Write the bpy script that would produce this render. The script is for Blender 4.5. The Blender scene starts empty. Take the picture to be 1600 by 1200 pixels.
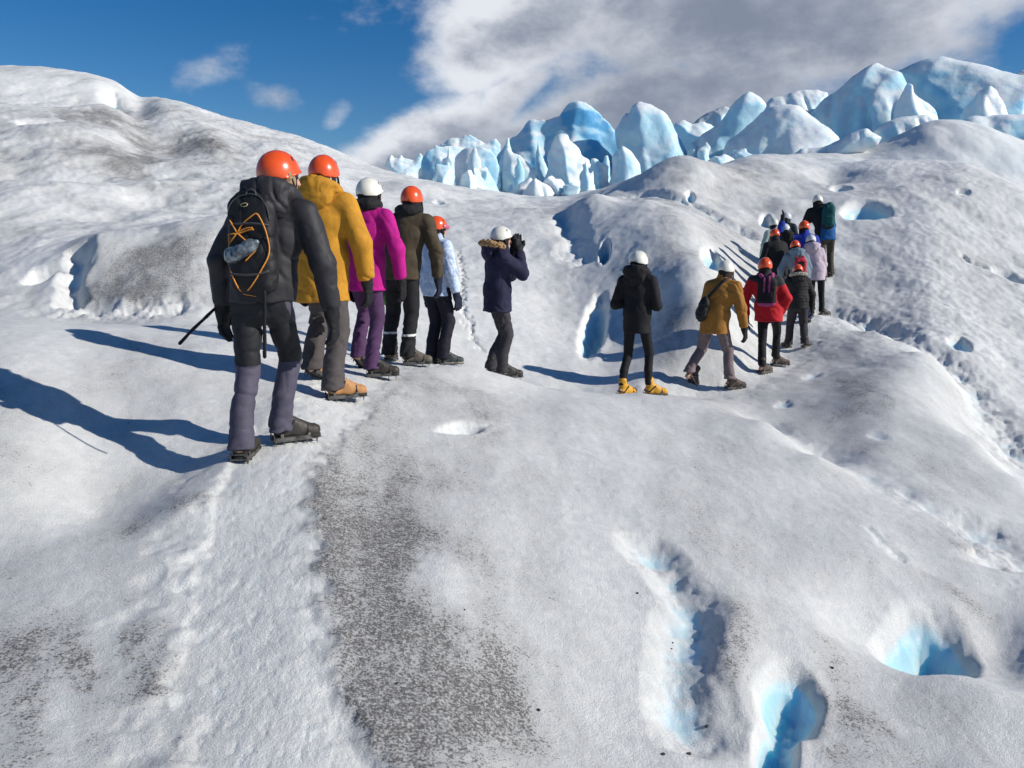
import bpy, math, random
import numpy as np
from mathutils import Vector, Matrix

# ------------------------------------------------------------------ camera, sky, sun, exposure
SC = bpy.context.scene
COL = SC.collection
R = math.radians
CAM_Z = 1.60
PITCH = R(9.45)
FPX = 1202.0                                   # focal length in pixels of a 1600 px wide picture

cam_d = bpy.data.cameras.new('camera')
cam_d.sensor_width = 36.0
cam_d.lens = FPX / 1600.0 * 36.0
cam_d.clip_start = 0.05
cam_d.clip_end = 5000.0
cam = bpy.data.objects.new('camera', cam_d)
cam.location = (0.0, 0.0, CAM_Z)
cam.rotation_euler = (R(90) - PITCH, 0.0, 0.0)
COL.objects.link(cam)
SC.camera = cam

SUN_AZ = R(105)       # clockwise from +Y (the viewing direction); 90 = exactly from the right
SUN_EL = R(29)
sun_vec = Vector((math.sin(SUN_AZ) * math.cos(SUN_EL), math.cos(SUN_AZ) * math.cos(SUN_EL), math.sin(SUN_EL)))
sun_d = bpy.data.lights.new('sun', 'SUN')
sun_d.energy = 5.0
sun_d.angle = R(0.55)
sun_d.color = (1.0, 0.945, 0.865)
sun = bpy.data.objects.new('sun', sun_d)
sun.rotation_euler = (-sun_vec).to_track_quat('-Z', 'Y').to_euler()
sun.location = (30, -8, 25)
COL.objects.link(sun)

SC.view_settings.view_transform = 'Standard'
SC.view_settings.look = 'None'
SC.view_settings.gamma = 1.0
SC.view_settings.exposure = 0.03
SC.view_settings.use_curve_mapping = False
SC.cycles.use_denoising = True
SC.cycles.max_bounces = 6
SC.cycles.diffuse_bounces = 2
SC.cycles.glossy_bounces = 2
SC.cycles.transmission_bounces = 2
SC.cycles.transparent_max_bounces = 4
SC.cycles.sample_clamp_indirect = 4.0

W = bpy.data.worlds.new('World')
SC.world = W
W.use_nodes = True

class NT:
    """small helper for building node trees"""
    def __init__(self, tree):
        self.t = tree
        tree.nodes.clear()
    def n(self, typ, ins=None, **props):
        nd = self.t.nodes.new(typ)
        for k, v in props.items():
            setattr(nd, k, v)
        for k, v in (ins or {}).items():
            s = nd.inputs[k]
            if isinstance(v, bpy.types.NodeSocket):
                self.t.links.new(v, s)
            else:
                s.default_value = v
        return nd
    def math(self, op, a, b=0.0, c=0.0, clamp=False):
        nd = self.n('ShaderNodeMath', {0: a, 1: b, 2: c}, operation=op)
        nd.use_clamp = clamp
        return nd.outputs[0]
    def sstep(self, v, lo, hi, a=0.0, b=1.0):
        nd = self.n('ShaderNodeMapRange', {'Value': v, 'From Min': lo, 'From Max': hi, 'To Min': a, 'To Max': b})
        nd.interpolation_type = 'SMOOTHSTEP'
        return nd.outputs['Result']
    def mix(self, f, a, b, blend='MIX'):
        nd = self.n('ShaderNodeMix', None, data_type='RGBA', blend_type=blend)
        for s, v in ((nd.inputs[0], f), (nd.inputs[6], a), (nd.inputs[7], b)):
            if isinstance(v, bpy.types.NodeSocket):
                self.t.links.new(v, s)
            else:
                s.default_value = v if not isinstance(v, tuple) or len(v) == 4 else (*v, 1.0)
        return nd.outputs[2]
    def noise(self, vec, scale, detail=4.0, rough=0.55, dist=0.0, dim='3D'):
        nd = self.n('ShaderNodeTexNoise', {'Vector': vec, 'Scale': scale, 'Detail': detail, 'Roughness': rough, 'Distortion': dist}, noise_dimensions=dim)
        return nd.outputs[0]

def build_world():
    g = NT(W.node_tree)
    sky = g.n('ShaderNodeTexSky', sky_type='NISHITA')
    sky.sun_disc = False
    sky.sun_elevation = SUN_EL
    sky.sun_rotation = SUN_AZ
    sky.altitude = 600.0
    sky.air_density = 1.0
    sky.dust_density = 0.15
    sky.ozone_density = 3.0
    blue = g.n('ShaderNodeHueSaturation', {'Hue': 0.506, 'Saturation': 1.40, 'Value': 0.80, 'Color': sky.outputs[0]}).outputs[0]
    # clouds: fields of noise on a flat layer high above, gathered in a bank ahead and to the right
    geo = g.n('ShaderNodeTexCoord').outputs['Generated']
    sep = g.n('ShaderNodeSeparateXYZ', {0: geo})
    x, y, z = sep.outputs
    el = g.math('ARCSINE', z)
    az = g.math('ARCTAN2', x, y)
    zz = g.math('MAXIMUM', g.math('ADD', z, 0.16), 0.02)
    lay = g.n('ShaderNodeCombineXYZ', {0: g.math('DIVIDE', x, zz), 1: g.math('DIVIDE', y, zz), 2: 0.0}).outputs[0]
    n1 = g.noise(lay, 0.9, 7.0, 0.55, 0.25)
    ang = g.n('ShaderNodeCombineXYZ', {0: az, 1: g.math('MULTIPLY', el, 1.6), 2: 0.3}).outputs[0]
    n2 = g.noise(ang, 9.0, 8.0, 0.60, 0.0)
    n3 = g.noise(ang, 3.1, 4.0, 0.5, 0.3)
    # the bank rises towards the right: its left edge leans with elevation
    def blob(a0, e0, sa, se, tilt=0.0):
        da = g.math('SUBTRACT', az, a0)
        de = g.math('SUBTRACT', g.math('SUBTRACT', el, e0), g.math('MULTIPLY', da, tilt))
        q = g.math('ADD', g.math('POWER', g.math('DIVIDE', da, sa), 2.0), g.math('POWER', g.math('DIVIDE', de, se), 2.0))
        return g.math('EXPONENT', g.math('MULTIPLY', q, -1.0))
    mx = lambda a, b: g.math('MAXIMUM', a, b)
    bank = blob(0.34, 0.280, 0.42, 0.100, 0.02)                                   # the grey deck
    bank = mx(bank, g.math('MULTIPLY', blob(0.02, 0.275, 0.15, 0.075, 0.30), 0.95))
    bank = mx(bank, g.math('MULTIPLY', blob(-0.115, 0.130, 0.125, 0.052, 0.40), 1.05))   # cumulus on the left end
    bank = mx(bank, g.math('MULTIPLY', blob(-0.02, 0.175, 0.10, 0.045, 0.75), 0.80))
    bank = mx(bank, g.math('MULTIPLY', blob(0.16, 0.17, 0.26, 0.080, 0.2), 0.95))
    bank = mx(bank, g.math('MULTIPLY', blob(-0.29, 0.185, 0.050, 0.026, 0.1), 0.44))
    bank = mx(bank, g.math('MULTIPLY', blob(-0.215, 0.165, 0.03, 0.026, 0.6), 0.40))
    bank = mx(bank, g.math('MULTIPLY', blob(-0.34, 0.215, 0.10, 0.030, 0.5), 0.30))
    bank = g.math('SUBTRACT', bank, g.math('MULTIPLY', blob(0.64, 0.265, 0.075, 0.050, 0.6), 0.75))
    wide = g.math('MULTIPLY', g.sstep(n1, 0.58, 0.80), g.sstep(g.math('ABSOLUTE', az), 0.85, 1.25))
    shape = g.math('ADD', bank, g.math('MULTIPLY', g.math('SUBTRACT', n2, 0.5), 0.95))
    shape = g.math('ADD', shape, g.math('MULTIPLY', g.math('SUBTRACT', n3, 0.5), 0.35))
    cov = g.math('MAXIMUM', g.sstep(shape, 0.26, 0.66), g.math('MULTIPLY', wide, 0.85))
    thick = g.sstep(shape, 0.45, 1.15)
    n4 = g.noise(ang, 5.0, 5.0, 0.5, 0.2)
    lum = g.math('ADD', g.math('MULTIPLY', g.math('SUBTRACT', n4, 0.5), 1.0), g.math('MULTIPLY', g.math('SUBTRACT', 1.0, thick), 0.75))
    lum = g.math('ADD', lum, g.math('MULTIPLY', g.sstep(el, 0.20, 0.36), 0.30))
    puff = g.noise(ang, 13.0, 6.0, 0.6, 0.0)
    lum = g.math('ADD', lum, g.math('MULTIPLY', mx(blob(-0.13, 0.165, 0.13, 0.04, 0.5), g.math('MULTIPLY', blob(-0.04, 0.30, 0.12, 0.05, 0.2), 0.7)), g.math('ADD', 0.45, g.math('MULTIPLY', g.math('SUBTRACT', puff, 0.35), 2.6))))
    lum = g.math('ADD', lum, g.math('MULTIPLY', g.math('SUBTRACT', puff, 0.5), 0.9))
    ccol = g.mix(g.sstep(lum, 0.0, 1.35), (0.22, 0.26, 0.345), (0.76, 0.79, 0.85))
    tot = g.mix(cov, blue, (1, 1, 1))
    bg1 = g.n('ShaderNodeBackground', {'Color': blue, 'Strength': SKY_STR})
    bg2 = g.n('ShaderNodeBackground', {'Color': ccol, 'Strength': 1.0})
    mixs = g.n('ShaderNodeMixShader', {0: cov, 1: bg1.outputs[0], 2: bg2.outputs[0]})
    g.n('ShaderNodeOutputWorld', {'Surface': mixs.outputs[0]})
SKY_STR = 0.104
build_world()

# ------------------------------------------------------------------ noise helpers (numpy)
def _hash(ix, iy, seed):
    h = (ix.astype(np.int64) * 374761393 + iy.astype(np.int64) * 668265263 + seed * 1442695041) & 0xffffffff
    h = ((h ^ (h >> 13)) * 1274126177) & 0xffffffff
    return ((h ^ (h >> 16)) & 0xffff).astype(np.float64) / 65535.0

def vnoise2(x, y, seed=0):
    x0 = np.floor(x); y0 = np.floor(y)
    fx = x - x0; fy = y - y0
    ix = x0.astype(np.int64); iy = y0.astype(np.int64)
    def grad(jx, jy, gx, gy):
        a = _hash(jx, jy, seed) * 2 * np.pi
        return np.cos(a) * gx + np.sin(a) * gy
    u = fx * fx * fx * (fx * (fx * 6 - 15) + 10); v = fy * fy * fy * (fy * (fy * 6 - 15) + 10)
    n00 = grad(ix, iy, fx, fy); n10 = grad(ix + 1, iy, fx - 1, fy)
    n01 = grad(ix, iy + 1, fx, fy - 1); n11 = grad(ix + 1, iy + 1, fx - 1, fy - 1)
    return ((n00 * (1 - u) + n10 * u) * (1 - v) + (n01 * (1 - u) + n11 * u) * v) * 1.5

def fbm2(x, y, octs=4, seed=0, gain=0.5, lac=2.03):
    s = 0.0; a = 1.0
    for i in range(octs):
        s = s + a * vnoise2(x, y, seed + 17 * i)
        x = x * lac + 3.7; y = y * lac - 1.9; a *= gain
    return s

def smooth(v, lo, hi):
    t = np.clip((v - lo) / (hi - lo), 0.0, 1.0)
    return t * t * (3 - 2 * t)

CP, SP = math.cos(PITCH), math.sin(PITCH)
def ray(px, py, d):
    """the world point seen at photo pixel (px, py), d metres ahead along the lens axis"""
    cx = (px - 800.0) / FPX; cz = -(py - 600.0) / FPX
    return np.array([d * cx, d * (CP + cz * SP), CAM_Z + d * (cz * CP - SP)])

# surveyed profiles of the ground: for each bearing, (row, distance) from near to far
PROFILES = {
 0: [(1200,2.15),(1000,2.8),(850,3.6),(750,4.05),(650,4.7),(550,5.7),(503,6.9),(507,8.3),(470,11.5),(400,13.5),(330,16.5),(250,22),(162,30),(176,33),(150,35.2),(114,38.2),(105,41),(128,52)],
 150: [(1200,2.2),(1000,2.85),(870,3.5),(832,3.8),(805,4.15),(700,4.8),(600,5.6),(540,6.4),(505,7.5),(511,8.9),(488,11.2),(430,12),(366,12.8),(373,14),(330,17),(250,23),(175,30.5),(164,32.5),(178,35),(150,37),(124,40),(118,42.5),(138,52)],
 280: [(1200,2.2),(1000,2.85),(850,3.6),(762,4.3),(742,4.62),(700,4.9),(620,5.55),(560,6.4),(510,8.0),(515,9.3),(490,11),(430,12),(350,13.2),(356,14.5),(300,20),(230,28),(165,37),(182,50)],
 370: [(1200,2.22),(1000,2.85),(850,3.6),(715,4.62),(690,4.95),(600,6.0),(530,7.4),(507,8.7),(511,9.8),(487,11.3),(420,12.5),(345,13.6),(350,15),(300,21),(240,30),(192,38),(206,50)],
 480: [(1200,2.25),(1000,2.85),(850,3.6),(700,4.8),(640,5.5),(590,6.4),(555,7.4),(533,8.6),(510,10.2),(470,12),(400,15),(330,20),(270,28),(218,40),(230,52)],
 560: [(1200,2.3),(1000,2.95),(850,3.75),(750,4.6),(660,5.6),(590,6.7),(566,7.5),(553,8.5),(543,10),(500,11.5),(400,16),(330,22),(280,30),(250,41),(262,55)],
 640: [(1200,2.35),(1000,3.0),(850,3.85),(750,4.75),(650,6.0),(600,7),(563,8.3),(569,9.2),(560,10.3),(500,12),(400,17),(330,23),(290,31),(276,38),(282,46)],
 720: [(1200,2.4),(1000,3.1),(850,3.95),(750,4.9),(650,6.3),(600,7.5),(569,8.8),(579,9.8),(562,11),(500,12.5),(400,17),(330,24),(300,31),(291,37),(296,45)],
 800: [(1200,2.5),(1000,3.25),(850,4.15),(750,5.1),(650,6.7),(610,8),(589,9.2),(602,10),(585,11),(540,12),(450,15),(370,19),(330,24),(315,29),(305,36),(300,45)],
 900: [(1200,2.6),(1000,3.4),(850,4.35),(750,5.4),(650,7.1),(620,8.3),(608,9.3),(621,10.1),(600,11),(560,12),(480,14.6),(400,17.2),(350,20.5),(330,23),(318,28),(305,36),(300,45)],
 1000: [(1200,2.7),(1000,3.55),(850,4.55),(750,5.6),(660,7.3),(630,8.5),(614,9.5),(619,10),(602,10.5),(588,11),(560,11.8),(500,13.2),(450,14.3),(400,15.6),(350,17.5),(318,20),(321,22),(300,25),(275,30),(279,35),(285,44)],
 1090: [(1200,2.75),(1000,3.6),(850,4.65),(750,5.8),(680,7.2),(640,8.4),(622,9.2),(626,10),(605,10.7),(560,11.3),(480,12.3),(420,13.6),(370,16.4),(335,20),(330,21.5),(300,24),(266,29),(274,34),(270,44)],
 1200: [(1200,2.85),(1000,3.75),(850,4.9),(750,6.1),(690,7.3),(660,8.1),(670,8.6),(650,9.2),(610,10.4),(580,11.4),(540,13.2),(470,16),(430,17.6),(380,19.6),(350,21.5),(300,25),(275,28),(255,33),(250,44)],
 1280: [(1200,2.9),(1000,3.85),(850,5.0),(760,6.2),(715,7.0),(725,7.4),(700,7.9),(640,9.2),(580,11.2),(520,13.4),(490,14.8),(496,15.5),(478,16.2),(430,18),(380,19.8),(330,22.4),(300,24.5),(262,29),(240,36),(236,44)],
 1370: [(1200,2.95),(1100,3.4),(1000,4.0),(850,5.15),(790,6),(760,6.6),(700,7.6),(620,9.1),(550,11.5),(515,13),(522,13.8),(500,14.8),(460,16.5),(400,18.8),(330,22),(280,26),(250,29.5),(257,32.5),(236,36),(238,44)],
 1450: [(1200,3.0),(1100,3.45),(1040,3.85),(900,4.9),(850,5.4),(790,6.2),(700,7.7),(620,9.3),(553,11),(566,11.6),(540,12.5),(500,14),(440,16.5),(380,19),(300,23),(262,27),(249,29.3),(258,32),(240,33),(214,34.1),(192,36.2),(202,41),(215,50)],
 1530: [(1200,3.0),(1100,3.5),(1050,3.8),(900,5.0),(850,5.6),(790,6.5),(730,7.4),(690,8.2),(703,8.7),(680,9.3),(620,10.7),(560,12.3),(500,14.5),(440,17),(380,19.5),(300,23),(268,26),(262,27.8),(272,30.5),(250,31.8),(220,33.0),(195,35.6),(206,41),(215,50)],
 1600: [(1200,3.05),(1060,3.8),(950,4.6),(850,5.8),(790,6.7),(750,7.4),(763,7.8),(740,8.4),(680,9.6),(600,11.8),(540,13.5),(480,16),(430,18),(370,20.5),(305,23.5),(293,26),(302,28.8),(278,30.5),(248,32),(222,35),(228,41),(235,50)],
}
PROFILES[-220] = [(max(y - 6, 90), d * 1.02) for y, d in PROFILES[0]]
PROFILES[1850] = [(y + 14 if y < 900 else y, d * 1.0) for y, d in PROFILES[1600]]

KU = 2.2          # weighting of bearing against log-distance
def _uv(x, y):
    r = np.sqrt(x * x + y * y)
    return KU * np.arctan2(x, y), np.log(np.maximum(r, 1e-3)), r

def _fit():
    P = []
    for px, prof in PROFILES.items():
        for py, d in prof:
            P.append(ray(px, py, d))
    for px in (-220, 0, 200, 400, 600, 800, 1000, 1200, 1400, 1600, 1850):
        P.append(ray(px, 300, 90)); P.append(ray(px, 385, 300)); P.append(ray(px, 398, 2500))
    for az in (-60, -40, -20, 0, 20, 40, 60):
        a = R(az)
        P.append(np.array([1.1 * math.sin(a), 1.1 * math.cos(a), 0.10 - 0.3 * math.sin(a)]))
        P.append(np.array([0.5 * math.sin(a), 0.5 * math.cos(a), 0.05]))
    P = np.array(P)
    u, v, r = _uv(P[:, 0], P[:, 1])
    s = (P[:, 2] - CAM_Z) / r
    def ker(d2):
        return 0.5 * d2 * np.log(d2 + 1e-12)
    n = len(P)
    A = np.zeros((n + 3, n + 3))
    A[:n, :n] = ker((u[:, None] - u[None]) ** 2 + (v[:, None] - v[None]) ** 2) + np.eye(n) * 2e-4
    A[:n, n] = A[n, :n] = 1; A[:n, n + 1] = A[n + 1, :n] = u; A[:n, n + 2] = A[n + 2, :n] = v
    w = np.linalg.solve(A, np.concatenate([s, np.zeros(3)]))
    return u, v, w
_FU, _FV, _FW = _fit()

_GU = np.linspace(-KU * 0.95, KU * 0.95, 560); _GV = np.linspace(math.log(0.5), math.log(2500), 760)
def _table():
    U, V = np.meshgrid(_GU, _GV)
    a = U.ravel(); b = V.ravel(); n = len(_FU)
    out = np.empty(len(a)); CH = 24000
    U32, V32, W32 = _FU.astype(np.float32), _FV.astype(np.float32), _FW[:n].astype(np.float32)
    W32 = _FW[:n]
    for i in range(0, len(a), CH):
        d2 = (a[i:i + CH, None].astype(np.float32) - U32[None]) ** 2 + (b[i:i + CH, None].astype(np.float32) - V32[None]) ** 2
        out[i:i + CH] = (0.5 * d2 * np.log(d2 + np.float32(1e-9))) @ W32
    return (out + _FW[n] + _FW[n + 1] * a + _FW[n + 2] * b).reshape(U.shape)
_ST = _table()

def _bicubic(u, v):
    fu = (u - _GU[0]) / (_GU[1] - _GU[0]); fv = (v - _GV[0]) / (_GV[1] - _GV[0])
    iu = np.clip(np.floor(fu).astype(int), 1, len(_GU) - 3); iv = np.clip(np.floor(fv).astype(int), 1, len(_GV) - 3)
    tu = fu - iu; tv = fv - iv
    def w(t):
        return (0.5 * (-t + 2 * t * t - t ** 3), 0.5 * (2 - 5 * t * t + 3 * t ** 3), 0.5 * (t + 4 * t * t - 3 * t ** 3), 0.5 * (t ** 3 - t * t))
    wu, wv = w(tu), w(tv)
    s = 0.0
    for a in range(4):
        row = 0.0
        for b in range(4):
            row = row + wu[b] * _ST[iv - 1 + a, iu - 1 + b]
        s = s + wv[a] * row
    return s

def base_height(x, y):
    x = np.asarray(x, float); y = np.asarray(y, float)
    sh = x.shape
    x = x.ravel(); y = y.ravel()
    u, v, r = _uv(x, y)
    s = _bicubic(np.clip(u, -KU * 0.95, KU * 0.95), np.clip(v, math.log(0.5), math.log(2500)))
    z = CAM_Z + s * r
    au = np.abs(u) / KU
    if (au > 0.85).any():
        back = smooth(au, 0.85, 1.5)          # behind the photographer: gentle rolling ice
        zb = -0.2 + 0.05 * r ** 0.5 + 0.25 * fbm2(x * 0.15, y * 0.15, 3, 91)
        z = z * (1 - back) + np.minimum(zb, 6.0) * back
    return z.reshape(sh)

def hit(px, py, dmin=1.5, dmax=80.0):
    """world point of the ground under a photo pixel"""
    d = np.exp(np.linspace(math.log(dmin), math.log(dmax), 500))
    pts = d[:, None] * (ray(px, py, 1.0) - np.array([0, 0, CAM_Z]))[None] + np.array([0, 0, CAM_Z])
    h = base_height(pts[:, 0], pts[:, 1])
    below = pts[:, 2] <= h
    k = int(np.argmax(below)) if below.any() else len(d) - 1
    if k == 0:
        return pts[0], d[0]
    a, b = pts[k - 1, 2] - h[k - 1], pts[k, 2] - h[k]
    f = a / (a - b + 1e-12)
    t = d[k - 1] + (d[k] - d[k - 1]) * f
    p = ray(px, py, t); p[2] = base_height(p[0], p[1])
    return p, t

# ------------------------------------------------------------------ the glacier surface
def poly_world(pix):
    return np.array([hit(px, py)[0] for px, py in pix])

def dist_poly(x, y, pts):
    """distance to a polyline and the position along it (0..1)"""
    best = np.full(x.shape, 1e9); tt = np.zeros(x.shape)
    n = len(pts) - 1
    for i in range(n):
        ax, ay = pts[i][:2]; bx, by = pts[i + 1][:2]
        dx, dy = bx - ax, by - ay
        t = np.clip(((x - ax) * dx + (y - ay) * dy) / (dx * dx + dy * dy + 1e-9), 0, 1)
        d = np.hypot(x - ax - t * dx, y - ay - t * dy)
        m = d < best
        best = np.where(m, d, best); tt = np.where(m, (i + t) / n, tt)
    return best, tt

def patch(px, py, hw, hh):
    """a ground ellipse from a centre pixel and half sizes in pixels: centre, lateral axis, radial axis, radii"""
    c, t = hit(px, py)
    a, _ = hit(px, py + hh); b, _ = hit(px, py - hh)
    rad = np.array([c[0], c[1]]); rad = rad / np.hypot(*rad)
    lat = np.array([rad[1], -rad[0]])
    rb = max(0.5 * abs((b[:2] - a[:2]) @ rad), hw * t / FPX * 0.5)
    return c, lat, rad, hw * t / FPX, min(rb, 14 * hw * t / FPX)

def pcoord(x, y, P, shear=0.0):
    c, lat, rad, ra, rb = P
    X, Y = x - c[0], y - c[1]
    b = (X * rad[0] + Y * rad[1]) / rb
    a = (X * lat[0] + Y * lat[1]) / ra - shear * b
    return a, b

PATH_A = poly_world([(455, 1330), (432, 1200), (405, 1050), (385, 900), (400, 790), (425, 715), (480, 655), (530, 608)])
PATH_B = poly_world([(530, 608), (565, 582), (600, 566)])
PATH_B = np.vstack([PATH_B, ray(650, 563, 8.35), ray(705, 570, 8.9), ray(775, 587, 9.3), ray(880, 607, 9.55), ray(980, 613, 9.9),
                    hit(1060, 608)[0], hit(1140, 610)[0], hit(1200, 578)[0], hit(1250, 545)[0], hit(1275, 505)[0], hit(1290, 470)[0], hit(1290, 425)[0]])

# melt holes: (px, py, half width, half height, shear, depth m, edge 0..1, blueness, noise)
HOLES = [
 (1232, 1095, 54, 62, 0.1, 0.16, 0.22, 0.95, 0.04),
 (1212, 1172, 36, 62, 0.2, 0.15, 0.2, 0.95, 0.03),
 (1450, 990, 74, 66, 0.15, 0.27, 0.25, 0.95, 0.04),
 (724, 668, 30, 13, 0.9, 0.075, 0.25, 0.20, 0.10),
 (1225, 631, 17, 8, 0, 0.035, 0.05, 0.35, 0.1),
 (1270, 588, 15, 6, 0.5, 0.035, 0.05, 0.35, 0.1),
 (1372, 679, 18, 7, -0.5, 0.03, 0.05, 0.3, 0.1),
 (1420, 767, 18, 7, -0.5, 0.025, 0.05, 0.25, 0.1),
 (1500, 537, 18, 9, 0, 0.32, 0.5, 0.9, 0.05),
 (1352, 331, 38, 13, 0, 0.55, 0.55, 0.9, 0.05),
 (1315, 291, 16, 4, 0, 0.4, 0.5, 0.7, 0.05),
 (1112, 404, 17, 18, 0.2, 0.50, 0.5, 1.0, 0.05),
 (945, 391, 9, 18, 0.1, 0.5, 0.4, 1.0, 0.05),
 (1197, 347, 10, 10, 0, 0.6, 0.5, 0.9, 0.05),
 (928, 512, 22, 54, 0.5, 0.42, 0.30, 0.9, 0.06),
 (1078, 319, 8, 5, 0, 0.25, 0.4, 0.7, 0.1),
 (1505, 300, 10, 3, 0, 0.3, 0.4, 0.5, 0.1),
 (183, 158, 9, 12, -0.4, 0.5, 0.3, 0.6, 0.1),
 (48, 195, 22, 8, -0.4, 0.35, 0.2, 0.1, 0.2),
 (685, 317, 9, 3, 0, 0.15, 0.3, 0.6, 0.1),
 (1580, 430, 26, 7, -0.4, 0.25, 0.3, 0.4, 0.1),
 (80, 420, 40, 9, 0, 0.25, 0.2, 0.05, 0.3),
]
# rough gullies: (pixels, half width m, depth m, roughness m, bluish, wobble)
GULLIES = [
 ([(993, 832), (1020, 868), (1062, 915), (1085, 955), (1075, 1010), (1072, 1070), (1085, 1130), (1110, 1190)], 0.16, 0.085, 0.018, 0.40, 0.05),
 ([(1290, 478), (1350, 500), (1410, 528), (1465, 548), (1505, 590), (1545, 640), (1590, 700), (1640, 745)], 0.46, 0.16, 0.055, 0.30, 0.15),
 ([(1480, 820), (1530, 830), (1590, 860), (1650, 910)], 0.45, 0.12, 0.03, 0.30, 0.12),
 ([(1180, 652), (1240, 682), (1310, 716), (1400, 765), (1500, 815)], 0.30, 0.05, 0.02, 0.28, 0.10),
 ([(985, 313), (1050, 318), (1110, 338), (1150, 358), (1190, 378)], 0.34, 0.25, 0.08, 0.50, 0.15),
 ([(884, 335), (893, 360), (902, 392), (925, 408)], 0.40, 0.16, 0.03, 0.25, 0.18),
 ([(132, 372), (120, 402), (110, 440), (118, 480)], 0.24, 0.30, 0.06, 0.35, 0.15),
 ([(712, 384), (722, 420), (722, 470), (735, 515), (752, 548)], 0.06, 0.05, 0.02, 0.06, 0.10),
 ([(1500, 398), (1545, 418), (1600, 440)], 0.13, 0.25, 0.05, 0.2, 0.1),
 ([(300, 480), (240, 483), (170, 487), (90, 486)], 0.35, 0.10, 0.10, 0.15, 0.15),
 ([(1385, 850), (1410, 872)], 0.06, 0.012, 0.008, 0.2, 0.05),
 ([(1365, 825), (1400, 868)], 0.07, 0.012, 0.008, 0.2, 0.05),
]
# dirt patches (px, py, half width, half height, shear, amount)
DIRT = [
 (700, 900, 230, 190, 0, .30), (660, 1110, 210, 110, 0, .42), (110, 1010, 190, 170, 0, .32), (150, 235, 190, 55, 0, .42), (260, 285, 150, 36, 0, .32), (230, 425, 150, 60, 0, .35), (120, 600, 160, 60, 0, .22), (1400, 640, 160, 90, 0, .20), (1000, 480, 100, 80, 0, .30),
 (515, 770, 40, 110, 0.2, .95), (545, 650, 48, 45, 0.6, .7), (600, 790, 90, 60, 0, .62), (640, 845, 75, 28, 0, .95), (600, 950, 100, 55, 0, .9), (560, 880, 70, 60, 0, .85),
 (560, 1090, 80, 80, 0, .8), (640, 1130, 120, 70, 0, .85), (760, 1010, 90, 60, 0, .75), (740, 1120, 90, 80, 0, .7), (850, 930, 60, 40, 0, .35), (700, 740, 120, 40, 0, .45),
 (610, 610, 60, 16, 0, .6), (680, 600, 60, 14, 0, .65), (700, 640, 90, 26, 0, .35), (765, 665, 25, 25, 0, .55),
 (230, 985, 50, 28, .5, 1.1), (240, 1070, 60, 30, .3, 1.05), (120, 1150, 70, 60, 0, .8), (60, 1010, 80, 55, 0, .9), (150, 930, 90, 45, 0, .55), (200, 830, 70, 20, .8, .75),
 (330, 780, 60, 14, .8, .45), (150, 740, 80, 35, 0, .42), (60, 640, 80, 50, 0, .45), (200, 600, 70, 35, 0, .4), (250, 540, 90, 14, 0, .35), (60, 870, 70, 30, 0, .35), (40, 1120, 50, 50, 0, .6),
 (280, 1130, 40, 60, 0, .5), (90, 1060, 60, 30, 0, .6),
 (1160, 970, 30, 26, 0, .95), (1165, 1040, 30, 26, 0.3, .95), (1150, 1085, 40, 22, 0, .7), (1522, 950, 30, 36, -.4, 1.0), (1480, 918, 40, 12, -.5, .9),
 (1290, 1080, 40, 70, 0, .55), (1380, 1080, 110, 50, 0, .45), (1330, 1140, 80, 50, 0, .4), (1250, 900, 70, 28, 0, .4), (1100, 850, 100, 26, 0, .35), (1300, 860, 90, 30, 0, .4), (1420, 840, 90, 22, 0, .42),
 (1500, 850, 60, 16, 0, .5), (1000, 760, 100, 40, 0, .3), (1330, 640, 90, 40, 0, .40), (1380, 590, 60, 30, 0, .42), (1280, 560, 60, 24, 0, .35), (1480, 745, 60, 22, 0, .5), (1420, 700, 70, 24, 0, .42),
 (230, 250, 60, 16, 0, .62), (100, 250, 120, 26, 0, .5), (310, 225, 34, 18, 0, 1.0), (225, 228, 12, 18, 0, .95), (200, 205, 30, 10, 0, .8), (60, 185, 90, 16, 0, .7), (180, 180, 60, 10, 0, .7), (330, 240, 20, 14, 0, .8),
 (240, 420, 110, 45, 0, .78), (280, 380, 70, 24, 0, .75), (180, 470, 70, 20, 0, .6), (120, 405, 16, 30, 0, .7), (60, 340, 50, 10, 0, .35), (300, 470, 60, 16, 0, .7), (45, 360, 40, 10, 0, .5), (400, 260, 60, 10, 0, .3),
 (830, 330, 60, 6, 0, .55), (930, 318, 24, 5, 0, .8), (1000, 420, 50, 40, 0, .55), (1050, 500, 40, 50, 0, .5), (1010, 560, 50, 20, 0, .5), (880, 440, 40, 20, 0, .35), (900, 400, 30, 20, 0, .4), (1120, 370, 80, 14, 0, .3),
 (1150, 270, 60, 14, 0, .55), (1240, 262, 50, 12, 0, .5), (1400, 290, 110, 30, 0, .5), (1500, 380, 90, 40, 0, .4), (1560, 420, 40, 20, 0, .5), (1400, 430, 80, 30, 0, .3), (1050, 290, 60, 14, 0, .4),
 (1570, 500, 40, 60, 0, .35), (1560, 660, 40, 30, 0, .4), (110, 122, 50, 4, 0, .8), (240, 165, 60, 6, 0, .7), (330, 190, 40, 6, 0, .6), (440, 230, 50, 6, 0, .4), (1130, 800, 90, 30, 0, .3), (900, 660, 120, 22, 0, .3),
]
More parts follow.
